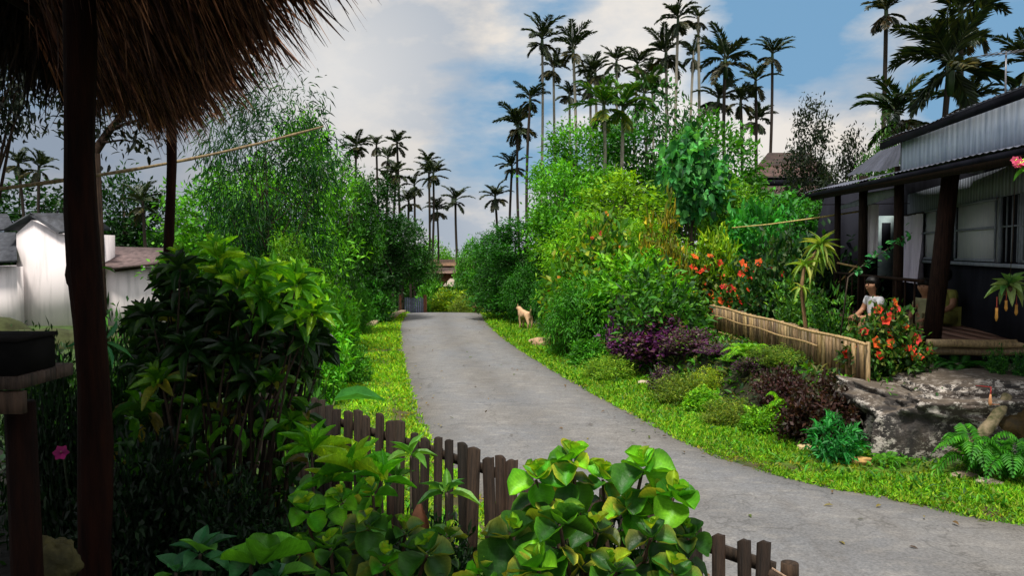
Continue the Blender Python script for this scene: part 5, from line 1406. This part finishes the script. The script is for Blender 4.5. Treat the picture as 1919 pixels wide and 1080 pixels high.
# doorway curtain: pleated hanging cloth
def drape(name, a, b, ztop, zbot, mat, parent=None, waves=6, amp=.035, flare=.0, col=(1, 1, 1), pinch=0):
    a, b = np.array(a, float), np.array(b, float); n, m_ = 40, 14
    d = (b - a) / np.linalg.norm(b - a); nr = np.array([d[1], -d[0], 0])
    V, F_ = [], []
    for j in range(m_ + 1):
        v = j / m_
        for i in range(n + 1):
            u = i / n; wv = amp * (.4 + .9 * v) * math.sin(u * waves * 2 * PI + 1.2 * v) + amp * .4 * math.sin(u * 17 + v * 3)
            uu = .5 + (u - .5) * (1 - pinch * math.sin(PI * min(1, v * 1.1)) + flare * v)
            p = a + (b - a) * uu + nr * wv
            V.append((p[0], p[1], ztop + (zbot - ztop) * v))
    for j in range(m_):
        for i in range(n): F_.append((j * (n + 1) + i, j * (n + 1) + i + 1, (j + 1) * (n + 1) + i + 1, (j + 1) * (n + 1) + i))
    mb = MB(); mb.add(V, F_, col); return ob(name, mb, mat, parent, smooth=True)
c = drape('curtain', W3(16.4, 0, .12), W3(15.0, 0, .12), 3.05, 1.72, solid('curtain_cloth', (.78, .72, .84), (.6, .55, .66), 4, (3, 3, .3), bump=.1), None, 4, .05, .12)
tag(c, 'pale lilac curtain hanging in the porch doorway', 'curtain')
mb = MB(); mb.tube([W3(16.6, 3.06, .12), W3(14.9, 3.06, .12)], .014, 6); ob('curtain_rod', mb, M['darkwood'], hs)
# back wall, pale door and hanging laundry at the far end of the porch
quad_uv('back_wall', [(6.3, 17.55, FZ), (8.4, 17.4, FZ), (8.4, 17.4, 3.8), (6.9, 17.55, 3.8)], M['darkwall'], hs, .05)
d_ = quad_uv('door', [(*at(1646, 505, 17.3)[:2], 1.75), (*at(1676, 505, 17.25)[:2], 1.75), (*at(1676, 505, 17.25)[:2], 3.1), (*at(1646, 505, 17.3)[:2], 3.1)], solid('pale_door', (.34, .42, .42), (.2, .26, .28), 3, bump=.1), hs, .04)
p = at(1648, 440, 17.2)
quad_uv('panel', [(p[0] + .08, 17.24, 2.35), (p[0] + .26, 17.23, 2.35), (p[0] + .26, 17.23, 2.95), (p[0] + .08, 17.24, 2.95)], M['darkwall'], d_, .02)
p = at(1632, 440, 15.6)
lc = drape('laundry_cloth', (p[0] - .07, 15.6, 0), (p[0] + .1, 15.5, 0), float(at(1632, 384, 15.6)[2]), float(at(1632, 482, 15.6)[2]), M['cloth'], None, 2, .012)
tag(lc, 'white printed cloth hung to dry at the far end of the porch', 'cloth')
mb = MB(); pz = float(at(1632, 384, 15.6)[2]); mb.tube([(p[0] - .9, 15.9, pz + .02), (p[0] + .6, 15.3, pz + .01)], .008, 5, (2, 2, 2)); ob('drying_line', mb, M['darkwood'], hs)
# posts
def hpost(px0, py0, px1, D, r, zb=None, c=(1, 1, 1)):
    t_ = at(px0, py0, D); b = at(px1, 600, D); mb = MB()
    mb.tube([(b[0], D, FZ - .1 if zb is None else zb), (t_[0] * .5 + b[0] * .5 + .01, D, 2.3), (t_[0], D, float(t_[2]))], [r, r * .97, r * .93], 12, c)
    ob('post', mb, M['darkwood'], hs, smooth=True)
hpost(1783, 318, 1746, 10.9, .118, None, (.7, .55, .6)); hpost(1686, 312, 1681, 12.4, .075, None, (.8, .7, .7)); hpost(1619, 330, 1614, 13.9, .078, None, (.5, .5, .5)); hpost(1571, 345, 1566, 15.4, .06, .5, (.5, .5, .5))
# railing between the posts
rl = link('railing', None, hs)
mb = MB(); pr = [(dx(D), D, 1.93) for D in (15.3, 13.9, 12.4, 11.0)]; mb.tube(pr, .024, 8, (.7, .55, .5)); ob('top_rail', mb, M['darkwood'], rl, smooth=True)
for D in np.arange(11.3, 15.2, .36):
    if 12.1 < D < 12.9: continue
    mb = MB(); mb.tube([(dx(D), D, FZ - .02), (dx(D), D, 1.92)], .014, 6, (.7, .55, .5)); ob('baluster', mb, M['darkwood'], rl)
# roofs
def sheet(name, pts, th, mat, col=(1, 1, 1)):
    mb = MB(); mb.prism(pts, (0, 0, th), col); return ob(name, mb, mat, hs)
def corr(name, a, b, c_, d_, n, amp, mat, th=.02, col=(1, 1, 1)):
    """Corrugated sheet between eave a-b and top edge d-c, waves running up the slope, slightly ragged at the eave."""
    a, b, c_, d_ = [np.array(p, float) for p in (a, b, c_, d_)]
    V, F_ = [], []
    for j in range(2):
        for i in range(n + 1):
            u = i / n; p = (a + (b - a) * u) if j == 0 else (d_ + (c_ - d_) * u)
            if j == 0: p = p + (a - d_) / np.linalg.norm(a - d_) * .02 * mnoise.noise(Vector((u * 9, 0, 3))) + np.array([0, 0, .03 * mnoise.noise(Vector((u * 5.0, 1, 3)))])
            V.append(p + np.array([0, 0, amp * math.sin(i * PI / 2)]))
    m_ = n + 1
    for i in range(n): F_.append((i, i + 1, m_ + i + 1, m_ + i))
    k = len(V); V2 = [p - np.array([0, 0, th]) for p in V]
    F_ += [tuple(x + k for x in f[::-1]) for f in F_]
    for i in range(n): F_ += [(i + 1, i, k + i, k + i + 1), (m_ + i, m_ + i + 1, k + m_ + i + 1, k + m_ + i)]
    mb = MB(); mb.add(V, F_, col); return ob(name, mb, mat, hs)
ez = lambda D: 3.37 + .017 * (D - 7.7)
corr('porch_roof', (ex(6.2), 6.2, ez(6.2)), (ex(16.4), 16.4, ez(16.4)), (ex(16.4) + .75, 16.4, ez(16.4) + .20), (ex(6.2) + .5, 6.2, ez(6.2) + .10), 260, .007, M['metalroof'], .02, (1.5, 1.5, 1.6))
sheet('ceiling', [(ex(6.2) + .1, 6.2, ez(6.2) - .07), (ex(16.4) + .1, 16.4, ez(16.4) - .07), (9.6, 17.4, 3.96), (9.6, 6.2, 3.96)], .03, M['darkwood'], (5, 4.6, 4.4))  # ceiling tint lightened so it bounces light onto the porch wall
mb = MB(); mb.beam((ex(6.2) + .12, 6.2, ez(6.2) - .11), (ex(16.2) + .12, 16.2, ez(16.2) - .11), .05, .08, (.4, .4, .4)); ob('eave_beam', mb, M['darkwood'], hs)
mb = MB()
for D in np.arange(7, 16.3, .55): mb.beam((ex(D) + .15, D, ez(D) - .1), (wx(D) - .1 if D > 9 else ex(D) + 2, D, 3.74), .05, .05, (.6, .6, .6))
ob('rafters', mb, M['darkwood'], hs)
CX = lambda D: ex(D) + .36
quad_uv('upper_wall', [(CX(11.95), 11.95, 3.44), (CX(6.2), 6.2, 3.42), (CX(6.2), 6.2, 4.05), (CX(11.95), 11.95, 4.05)], M['siding'], hs, .05)
quad_uv('gable_end', [(8.4, 12.0, 3.5), (CX(11.95) + .002, 12.0, 3.5), (CX(11.95) + .002, 12.0, 4.04), (8.4, 12.0, 4.9)], M['greysiding'], hs, .04)
rx = lambda D: CX(D) - .16
mb = MB(); mb.beam((rx(6.0) + .03, 6.0, 3.955), (rx(12.5) + .03, 12.5, 3.965), .03, .10, (.5, .5, .55)); ob('roof_fascia', mb, M['darkwall'], hs)
mb = MB(); mb.beam((ex(6.2) + .03, 6.2, ez(6.2) - .055), (ex(16.35) + .03, 16.35, ez(16.35) - .055), .025, .06, (.8, .8, .9)); ob('eave_fascia', mb, M['darkwall'], hs)
corr('upper_roof', (rx(6.0), 6.0, 4.02), (rx(12.55), 12.55, 4.03), (9.6, 12.55, 5.15), (9.6, 6.0, 5.15), 190, .007, M['metalroof'], .05, (.55, .55, .6))
corr('rear_roof', at(1586, 330, 14.9), at(1684, 314, 12.7), at(1692, 268, 13.2), at(1648, 284, 14.6), 40, .012, M['metalroof'], .03, (.8, .8, .9))
quad_uv('fascia_board', [at(1626, 385, 13.75), at(1678, 366, 12.5), at(1678, 352, 12.5), at(1626, 361, 13.75)], bpy.data.materials['grey_paint'], hs, .02)
quad_uv('fascia_board', [at(1576, 392, 15.2), at(1614, 384, 14.1), at(1614, 372, 14.1), at(1576, 386, 15.2)], bpy.data.materials['grey_paint'], hs, .02)
# television aerial
ae = thing('television_aerial', 'thin television aerial with a crossbar above the metal roof', 'aerial', (0, 0, 0))
a = at(1885, 180, 10.5); b = at(1886, 96, 10.5)
mb = MB(); mb.tube([a - np.array([0, 0, .35]), b], [.013, .011], 6); ob('mast', mb, M['tinned'], ae)
mb = MB(); l_, r_ = at(1838, 104, 10.6), at(1918, 96, 10.4); mb.tube([l_, r_], .008, 6)
for u in np.linspace(.03, .97, 7):
    q = l_ + (r_ - l_) * u; mb.tube([q + np.array([.03, -.16, 0]), q + np.array([-.03, .16, 0])], .005, 5)
ob('crossbar', mb, M['tinned'], ae)
# horizontal bamboo poles to the porch
mb = MB(); mb.tube([at(1372, 427, 16.5), at(1440, 421, 16.2), at(1520, 410, 15.9), at(1612, 396, 15.5)], [.012, .015, .016, .018], 8, (1.6, 1.8, 1.0))
tag(ob('bamboo_rod', mb, M['bamboo'], smooth=True), 'long pale bamboo rod stretched level from the porch over the garden', 'pole')
mb = MB(); mb.tube([at(1570, 493, 14.9), at(1612, 502, 14.3)], .018, 7, (1.3, 1.2, .8)); mb.tube([at(1572, 530, 15), at(1606, 498, 14.4)], .014, 7, (1.3, 1.2, .8)); ob('brace', mb, M['bamboo'], hs)

# hanging pitcher plant
hp = thing('pitcher_plant', 'hanging pitcher plant with broad leaves in front of the porch wall', 'plant', (0, 0, 0))
c = at(1892, 545, 8.6)
mb = MB(); mb.sphere(c + np.array([0, 0, .0]), (.08, .08, .06), 12, 8, (1.2, 1, .8)); ob('basket', mb, M['bark'], hp, smooth=True)
mb = MB(); mb.tube([c + np.array([0, 0, .05]), c + np.array([.02, 0, .5]), (c[0] + .03, c[1], 3.3)], .004, 5); ob('hanger', mb, M['darkwood'], hp)
mb = MB(); rosette(mb, c + np.array([0, 0, .05]), 22, .27, .09, T_BROAD, [(.10, .22, .05), (.16, .28, .08), (.05, .15, .04), (.22, .3, .12)], None, (-.75, 1.0)); ob('foliage', mb, M['gloss'], hp, smooth=True)
for px, py, s in ((1868, 588, 1.0), (1886, 572, .8), (1905, 580, .8)):
    q = at(px, py, 8.5); mb = MB(); s *= .075
    mb.tube([q + np.array([0, 0, 2.4 * s]), q + np.array([0, 0, 1.1 * s]), q + np.array([0, 0, .8 * s])], [.003, .004, .014], 6, (.3, .05, .03))
    mb.tube([q + np.array([.0, 0, .8 * s]), q + np.array([0, 0, .2 * s]), q - np.array([0, 0, .6 * s]), q - np.array([0, 0, 1.1 * s])], [.014, .013, .017, .006], 10, (.5, .25, .06))
    ob('pitcher', mb, M['petal'], hp, smooth=True)
q = at(1856, 755, 8.3); e = thing('red_pitcher', 'small red and cream pitcher hanging before the dark boulder', 'flower', tuple(q))
mb = MB(); mb.tube([(0, 0, -.03), (0, 0, 0), (0, 0, .04), (.002, 0, .09)], [.012, .02, .015, .008], 10, (.75, .38, .22)); ob('body', mb, M['petal'], e, smooth=True)
mb = MB(); mb.tube([(.002, 0, .09), (.004, 0, .12), (.012, .01, .16), (.05, .35, .12)], [.008, .005, .004, .003], 6, (.6, .05, .05)); mb.tube([(.01, 0, -.02), (.1, 0, -.02)], .003, 5, (.6, .2, .1)); ob('stalk', mb, M['petal'], e, smooth=True)
e = thing('pink_blossom', 'cluster of pink blossoms at the photo edge under the porch eave', 'flower', tuple(at(1916, 302, 7.4)))
for i in range(9):
    f = link('flower', FLOWER[2], e, tuple(R.normal(size=3) * np.array([.03, .03, .05])), (1.3, 4, 9)); f.rotation_euler = (R.uniform(.6, 1.6), R.uniform(-.5, .5), R.uniform(-.6, .6)); f.scale = (.8,) * 3
mb = MB(); mb.tube([(0, 0, 0), (.12, .03, -.1), (.35, .05, -.5), (.4, .1, -2.9)], [.006, .008, .012, .02], 6); ob('stem', mb, M['bark'], e)
mb = MB(); rosette(mb, (.04, 0, -.08), 8, .12, .05, T_BROAD, G_MID, None, (-.6, .8)); ob('foliage', mb, M['leaf'], e)

# ------------------------------------------------------------------ white house beyond the yard
wh = thing('white_house', 'whitewashed house with a tall gabled block and dark slate roofs', 'house', (0, 0, 0))
D0 = 31
def WP(px, py, D=D0): return at(px, py, D)
zb = float(WP(60, 610)[2]) - .4
def wall(name, pxs, tops, D, th, mat=M['white']):
    pts = [np.array([gx(pxs[0], D), D, zb]), np.array([gx(pxs[-1], D), D, zb])] + [WP(p, t_, D) for p, t_ in list(zip(pxs, tops))[::-1]]
    mb = MB(); mb.prism(pts, (0, th, 0)); return ob(name, mb, mat, wh)
wall('gable_wall', [31, 60, 112, 187], [438, 412, 440, 440], 31, 1.2)
def slope(name, a, b, off, th, mat, col=(1, 1, 1)):
    mb = MB(); a, b, off = map(np.array, (a, b, off)); mb.prism([a, b, b + off, a + off], (0, 0, th), col); return ob(name, mb, mat, wh)
# gable roof, ridge running away to the upper side
rid = WP(56, 404, 30.85)
slope('roof', WP(8, 432, 30.85), rid, (0, 1.6, 0), .09, M['slate']); 
mb = MB(); mb.prism([rid, WP(110, 438, 30.85), WP(205, 432, 31.0), WP(172, 404, 31.4)], (0, .05, .1)); ob('roof', mb, M['slate'], wh)
wall('wing_wall', [-60, 0, 32], [500, 500, 500], 30.6, 3)
mb = MB(); mb.prism([WP(-60, 496, 30.2), WP(33, 492, 30.2), WP(30, 440, 32), WP(-60, 440, 32)], (0, 0, .1)); ob('wing_roof', mb, M['slate'], wh)
mb = MB(); mb.prism([WP(-60, 437, 33), WP(28, 432, 33), WP(14, 405, 34), WP(-60, 405, 34)], (0, 0, .1)); ob('back_roof', mb, M['slate'], wh)
wall('annex_wall', [185, 214, 330], [500, 503, 500], 31.5, 3)
mb = MB(); mb.prism([WP(188, 499, 31.1), WP(215, 505, 31.0), WP(345, 492, 31.1), WP(330, 470, 33.5), WP(190, 466, 33.5)], (0, 0, .1)); ob('annex_roof', mb, M['pinkroof'], wh)
mb = MB(); a, b = WP(216, 507, 31.35), WP(266, 500, 31.38); mb.beam(a, b, .1, .12); ob('eave_beam', mb, M['darkwood'], wh)
# grassy bank in front of the white house
mb = MB()
for i in range(16):
    x = -22 + i * .85
    mb.sphere((x, 23.5 + R.uniform(-.4, .4), -.62), (1.1, 1.2, .85 + R.uniform(-.1, .1) + (.2 if i < 9 else -.15)), 14, 10, (.05, .06, .02))
tag(ob('grassy_bank', mb, M['ground'], smooth=True), kind='structure')
n = 5000; P = np.column_stack([R.uniform(-22, -8, n), R.uniform(22.3, 24.6, n), R.uniform(-.1, .62, n)])

# brown hip roof house behind the garden
hh = thing('hip_roof_house', 'brown house with a two tier hipped roof behind the dark tree', 'house', (0, 0, 0))
Dh = 31
def HP(px, py, d=0): return at(px, py, Dh + d)
mb = MB(); mb.prism([HP(1392, 337), HP(1560, 337), HP(1535, 318, 2), HP(1420, 318, 2)], (0, 0, .08)); 
mb.add([HP(1392, 336), HP(1560, 336), HP(1532, 308, 1.6), HP(1424, 308, 1.6), HP(1392, 336, 6), HP(1560, 336, 6), HP(1532, 308, 4.5), HP(1424, 308, 4.5)], [(0, 1, 2, 3), (5, 4, 7, 6), (4, 0, 3, 7), (1, 5, 6, 2)], (1.6, 1.5, 1.5)); ob('lower_roof', mb, M['rustroof'], hh)
mb = MB(); A1, B1, A2, B2, R1, R2 = HP(1420, 310, 1.4), HP(1540, 310, 1.4), HP(1420, 310, 4.7), HP(1540, 310, 4.7), HP(1440, 286, 3), HP(1520, 286, 3)
mb.add([A1, B1, A2, B2, R1, R2], [(0, 1, 5, 4), (3, 2, 4, 5), (2, 0, 4), (1, 3, 5)], (.9, .9, .9)); ob('upper_roof', mb, M['rustroof'], hh)
mb = MB(); mb.prism([HP(1402, 350), HP(1550, 350), HP(1550, 332), HP(1402, 332)], (0, 5.5, 0)); ob('wall', mb, M['darkwall'], hh)
mb = MB(); mb.prism([HP(1388, 368, -.6), HP(1560, 368, -.6), HP(1550, 352, .0), HP(1398, 352, .0)], (0, 0, .07), (1.7, 1.7, 1.8)); ob('porch_roof', mb, M['rustroof'], hh)
mb = MB(); mb.prism([HP(1402, 420), HP(1550, 420), HP(1550, 366), HP(1402, 366)], (0, 5.5, 0)); ob('lower_wall', mb, M['darkwall'], hh)
mb = MB(); p = HP(1402, 420); 
for px in (1402, 1470, 1540): mb.tube([(gx(px, 31.2), 31.2, .3), HP(px, 366, .2)], .08, 6)
ob('post', mb, M['darkwood'], hh)

# thatched huts, gate and small box past the crest
def hut_far(label, px, py, D, w_, h_, col, wcol):
    e = thing('far_hut', label, 'hut', (0, 0, 0), group='huts beyond the crest of the road')
    x0, x1, zr, ze = gx(px - w_ / 2, D), gx(px + w_ / 2, D), float(at(px, py, D)[2]), float(at(px, py + h_ * .5, D)[2])
    zf = gz((x0 + x1) / 2, D) - .3; k = (x1 - x0) * .16
    mb = MB(); mb.add([(x0 - k, D - .6, ze), (x1 + k, D - .6, ze), (x1, D + 1.5, zr), (x0, D + 1.5, zr), (x0 - k, D + 3.6, ze), (x1 + k, D + 3.6, ze)], [(0, 1, 2, 3), (5, 4, 3, 2), (4, 0, 3), (1, 5, 2)], col); ob('roof', mb, M['stone'], e)
    mb = MB(); mb.box(((x0 + x1) / 2, D + 1.5, (ze + zf) / 2), (x1 - x0, 3, ze - zf - .02), col=wcol); ob('wall', mb, M['stone'], e)
    mb = MB(); mb.box((x0 + (x1 - x0) * .68, D - .02, zf + (ze - zf) * .42), ((x1 - x0) * .2, .06, (ze - zf) * .75)); ob('door', mb, M['darkwall'], e)
hut_far('far hut with a tan thatched ridge above a greyish roof', 826, 487, 50, 46, 22, (.75, .5, .34), (.5, .35, .25))
hut_far('far hut with a pinkish sheet roof beside the lane trees', 838, 503, 46, 60, 18, (.8, .6, .56), (.75, .42, .26))
hut_far('lowest far hut with a pale white sheet roof', 868, 524, 42, 56, 24, (1.5, 1.5, 1.5), (.5, .4, .3))
gt = thing('slat_gate', 'grey slat gate between brown posts where the road dips away', 'gate', (0, 0, 0))
mb = MB(); Dg = 33; g0 = gz(gx(775, Dg), Dg)
for px in np.linspace(760, 793, 9):
    x = gx(px, Dg); mb.box((x, Dg, (float(at(px, 563, Dg)[2]) + g0) / 2 - .1 + R.uniform(-.03, .03)), (.07, .03, float(at(px, 563, Dg)[2]) - g0 + .4), col=np.array([1, 1.05, 1.2]) * R.uniform(.9, 1.5))
ob('slats', mb, solid('grey_slats', (.16, .16, .2), (.09, .09, .11), 9), gt)
for px in (752, 797):
    x = gx(px, Dg); mb = MB(); mb.tube([(x, Dg, g0 - .4), (x, Dg, float(at(px, 553, Dg)[2]))], .07, 8, (2.4, 1.3, .9)); ob('post', mb, M['bark'], gt)
bx_ = thing('roadside_box', 'small pinkish box on a stick at the garden side of the crest', 'box', (0, 0, 0))
x = gx(892, 31.5); z1 = float(at(892, 571, 31.5)[2]); g0 = gz(x, 31.5)
mb = MB(); mb.tube([(x, 31.5, g0 - .2), (x, 31.5, z1 - .09)], .03, 6); ob('stick', mb, M['bark'], bx_)
mb = MB(); mb.box((x, 31.5, z1), (.26, .2, .2), col=(2.6, 1.7, 1.3)); mb.box((x, 31.5, z1 + .115), (.32, .26, .028), col=(1.5, 1, .8)); ob('body', mb, M['stone'], bx_)

# ------------------------------------------------------------------ animals and people
def skin_obj(name, verts, edges, radii, mat, parent=None, sub=2, root=0):
    me = bpy.data.meshes.new(name); me.from_pydata([tuple(v) for v in verts], edges, []); me.materials.append(mat)
    ca = me.color_attributes.new('tint', 'FLOAT_COLOR', 'POINT')
    ca.data.foreach_set('color', [1.0] * (4 * len(verts)))
    o = link(name, me, parent)
    md = o.modifiers.new('skin', 'SKIN'); md.use_smooth_shade = True
    for i, sv_ in enumerate(me.skin_vertices[0].data):
        r = radii[i]; sv_.radius = (r, r) if np.isscalar(r) else r
        sv_.use_root = (i == root)
    s_ = o.modifiers.new('sub', 'SUBSURF'); s_.levels = sub; s_.render_levels = sub
    return o

# dog seen from behind, walking away towards the hedge
dgx, dgy = gx(985, 23.8), 23.8
dog = thing('dog', 'tan dog with upright tail standing on the grass by the hedge', 'dog', (dgx, dgy, gz(dgx, dgy)), math.radians(118))
#   local +x = forward
Vd = [(-.22, 0, .44), (0, 0, .46), (.2, 0, .46), (.30, 0, .54), (.38, 0, .62), (.47, 0, .61), (.55, 0, .585),         # 0-6 pelvis, belly, chest, neck, head, muzzle
      (-.24, .065, .33), (-.31, .07, .19), (-.27, .07, .02), (-.24, -.065, .33), (-.28, -.07, .19), (-.23, -.07, .02),    # hind legs: knee, hock, paw
      (.21, .065, .28), (.20, .065, .15), (.22, .065, .02), (.21, -.065, .28), (.24, -.065, .15), (.26, -.065, .02),      # fore legs
      (-.30, 0, .49), (-.38, .02, .60), (-.38, .03, .72),                                                               # tail
      (-.24, .07, .015), (-.2, -.07, .015), (.27, .065, .015), (.31, -.065, .015)]
Ed = [(0, 1), (1, 2), (2, 3), (3, 4), (4, 5), (5, 6), (0, 7), (7, 8), (8, 9), (0, 10), (10, 11), (11, 12), (2, 13), (13, 14), (14, 15), (2, 16), (16, 17), (17, 18), (0, 19), (19, 20), (20, 21), (9, 22), (12, 23), (15, 24), (18, 25)]
Rd = [.115, .105, .135, .085, .075, .058, .036, .062, .032, .024, .062, .032, .024, .045, .03, .024, .045, .03, .024, .04, .026, .016, .022, .022, .022, .022]
skin_obj('body', Vd, Ed, Rd, M['fur'], dog)
for s_ in (-1, 1):
    mb = MB(); mb.add([(.36, s_ * .03, .67), (.40, s_ * .065, .66), (.375, s_ * .065, .76)], [(0, 1, 2)]); mb.add([(.365, s_ * .035, .665), (.41, s_ * .06, .655), (.38, s_ * .066, .755)], [(2, 1, 0)], (.7, .5, .4)); ob('ear', mb, M['fur'], dog)
mb = MB(); mb.sphere((.585, 0, .59), (.014, .016, .012), 8, 6); ob('nose', mb, M['black'], dog)

def person(label, loc, rotz, cloth_col, seat=0, scale=1.0, dress=True, armfwd=.25, hairlen=.085, cloth_mat=None, lean=.08):
    """A seated figure: local +x is where it faces, origin on the seat under the pelvis."""
    e = thing('person', label, 'person', loc, rotz); e.scale = (scale,) * 3
    V = [(0, 0, .10), (lean * .4, 0, .24), (lean, 0, .40), (lean + .02, 0, .49), (lean + .04, 0, .55), (lean + .065, 0, .635), (lean + .06, 0, .70)]
    Rr = [(.115, .15), (.10, .125), (.105, .14), .046, .05, (.105, .092), (.10, .092)]
    Ee = [(i, i + 1) for i in range(6)]
    for s_ in (-1, 1):
        b = len(V)
        V += [(lean, s_ * .145, .44), (lean + .06, s_ * .185, .27), (lean + armfwd, s_ * .12, .17), (lean + armfwd + .06, s_ * .10, .165)]
        Rr += [.055, .042, .032, .034]; Ee += [(2, b), (b, b + 1), (b + 1, b + 2), (b + 2, b + 3)]
        for f in range(5):                                                          # palm to five short fingers
            a = (f - 2) * .32; b2 = len(V); ln = (.045, .062, .068, .06, .048)[f]
            V += [(lean + armfwd + .085 + ln * .5 * math.cos(a), s_ * .10 + .05 * math.sin(a), .162), (lean + armfwd + .085 + ln * math.cos(a), s_ * .10 + .075 * math.sin(a), .145)]
            Rr += [.0095, .008]; Ee += [(b + 3, b2), (b2, b2 + 1)]
        b = len(V)
        V += [(.10, s_ * .10, .09), (.40, s_ * .12, .15), (.42, s_ * .11, -.16), (.44, s_ * .11, -.26), (.54, s_ * .12, -.28)]
        Rr += [.085, .06, .042, .034, .03]; Ee += [(0, b), (b, b + 1), (b + 1, b + 2), (b + 2, b + 3), (b + 3, b + 4)]
    if seat == 0:   # legs folded on the floor
        for i, v in enumerate(V):
            if v[2] < .0: V[i] = (v[0] - .18 - (.1 if v[0] < .5 else .0), v[1] * .4, .045)
            elif abs(v[2] - .15) < 1e-6 and v[0] > .39: V[i] = (.36, v[1] * 1.9, .11)
    skin_obj('body', V, Ee, Rr, M['skin'], e, 2)
    hx, hz = lean + .06, .66
    mb = MB(); mb.sphere((hx - .026, 0, hz + .035), (.115, .108, .112), 18, 12)
    for f in mb.f4: pass
    Vh = mb.v[0]; cut = Vh[:, 0] > hx + .015
    low_ = Vh[:, 2] < hz - hairlen
    Vh[cut & (Vh[:, 2] < hz + .05), 0] = hx + .015
    Vh[low_, 2] = hz - hairlen
    ob('hair', mb, M['hair'], e, smooth=True)
    mb = MB()
    mb.sphere((hx + .088, 0, hz - .005), (.018, .012, .018), 8, 6); mb.sphere((hx + .02, .085, hz), (.015, .012, .028), 8, 6); mb.sphere((hx + .02, -.085, hz), (.015, .012, .028), 8, 6); ob('face', mb, M['skin'], e, smooth=True)
    mb = MB()
    for s_ in (-1, 1): mb.sphere((hx + .078, s_ * .032, hz + .015), (.008, .012, .007), 8, 6)
    ob('eyes', mb, M['black'], e, smooth=True)
    mb = MB(); mb.sphere((hx + .083, 0, hz - .045), (.008, .022, .006), 8, 6, (1.1, .6, .55)); ob('mouth', mb, M['skin'], e, smooth=True)
    # clothing: a sleeved top that follows the torso
    Vc = [V[0], V[1], V[2], (lean + .012, 0, .47)]; Rc = [(.135, .165), (.118, .142), (.12, .152), (.07, .085)]; Ec = [(0, 1), (1, 2), (2, 3)]
    for s_ in (-1, 1):
        b = len(Vc); Vc += [(lean, s_ * .145, .44), (lean + .04, s_ * .175, .33)]; Rc += [.068, .06]; Ec += [(2, b), (b, b + 1)]
    skin_obj('top', Vc, Ec, Rc, cloth_mat or solid('top_cloth', cloth_col, None, 6, rough=.9, bump=.15, use_tint=False), e, 2)
    if dress:
        b0 = 7 + 14
        Vs = [V[0]]; Rs_ = [(.14, .175)]; Es = []
        for s_ in (0, 1):
            o_ = 7 + 14 + s_ * 19
            k = len(Vs); Vs += [V[o_], V[o_ + 1]]; Rs_ += [.105, .078]; Es += [(0, k), (k, k + 1)]
            Vs += [tuple(np.array(V[o_ + 1]) * .35 + np.array(V[o_ + 2]) * .65)]; Rs_ += [.066]; Es += [(k + 1, k + 2)]
        skin_obj('skirt', Vs, Es, Rs_, solid('skirt_cloth', cloth_col, None, 5, rough=.9, bump=.15, use_tint=False), e, 2)
    return e
D = 12.5
person('child in a white shirt sitting at the porch edge above red flowers', (gx(1648, D), D, FZ + .0), math.radians(195), (.92, .9, .95), 1, 1.0, False)
D = 12.9
w_ = person('woman in yellow green clothes sitting against the dark porch wall', (gx(1780, D), D, FZ), math.radians(200), (.26, .26, .06), 0, 1.18, True)
mb = MB(); mb.tube([(.12, -.13, .12), (.2, -.02, .32), (.17, .1, .46)], [.02, .025, .02], 8, (1, .12, .1)); ob('sash', mb, M['cloth'], w_, smooth=True)
person('child in a beige cloth sitting half behind the big porch post', (gx(1742, 12.2), 12.2, FZ), math.radians(215), (.33, .31, .17), 0, .98, True)
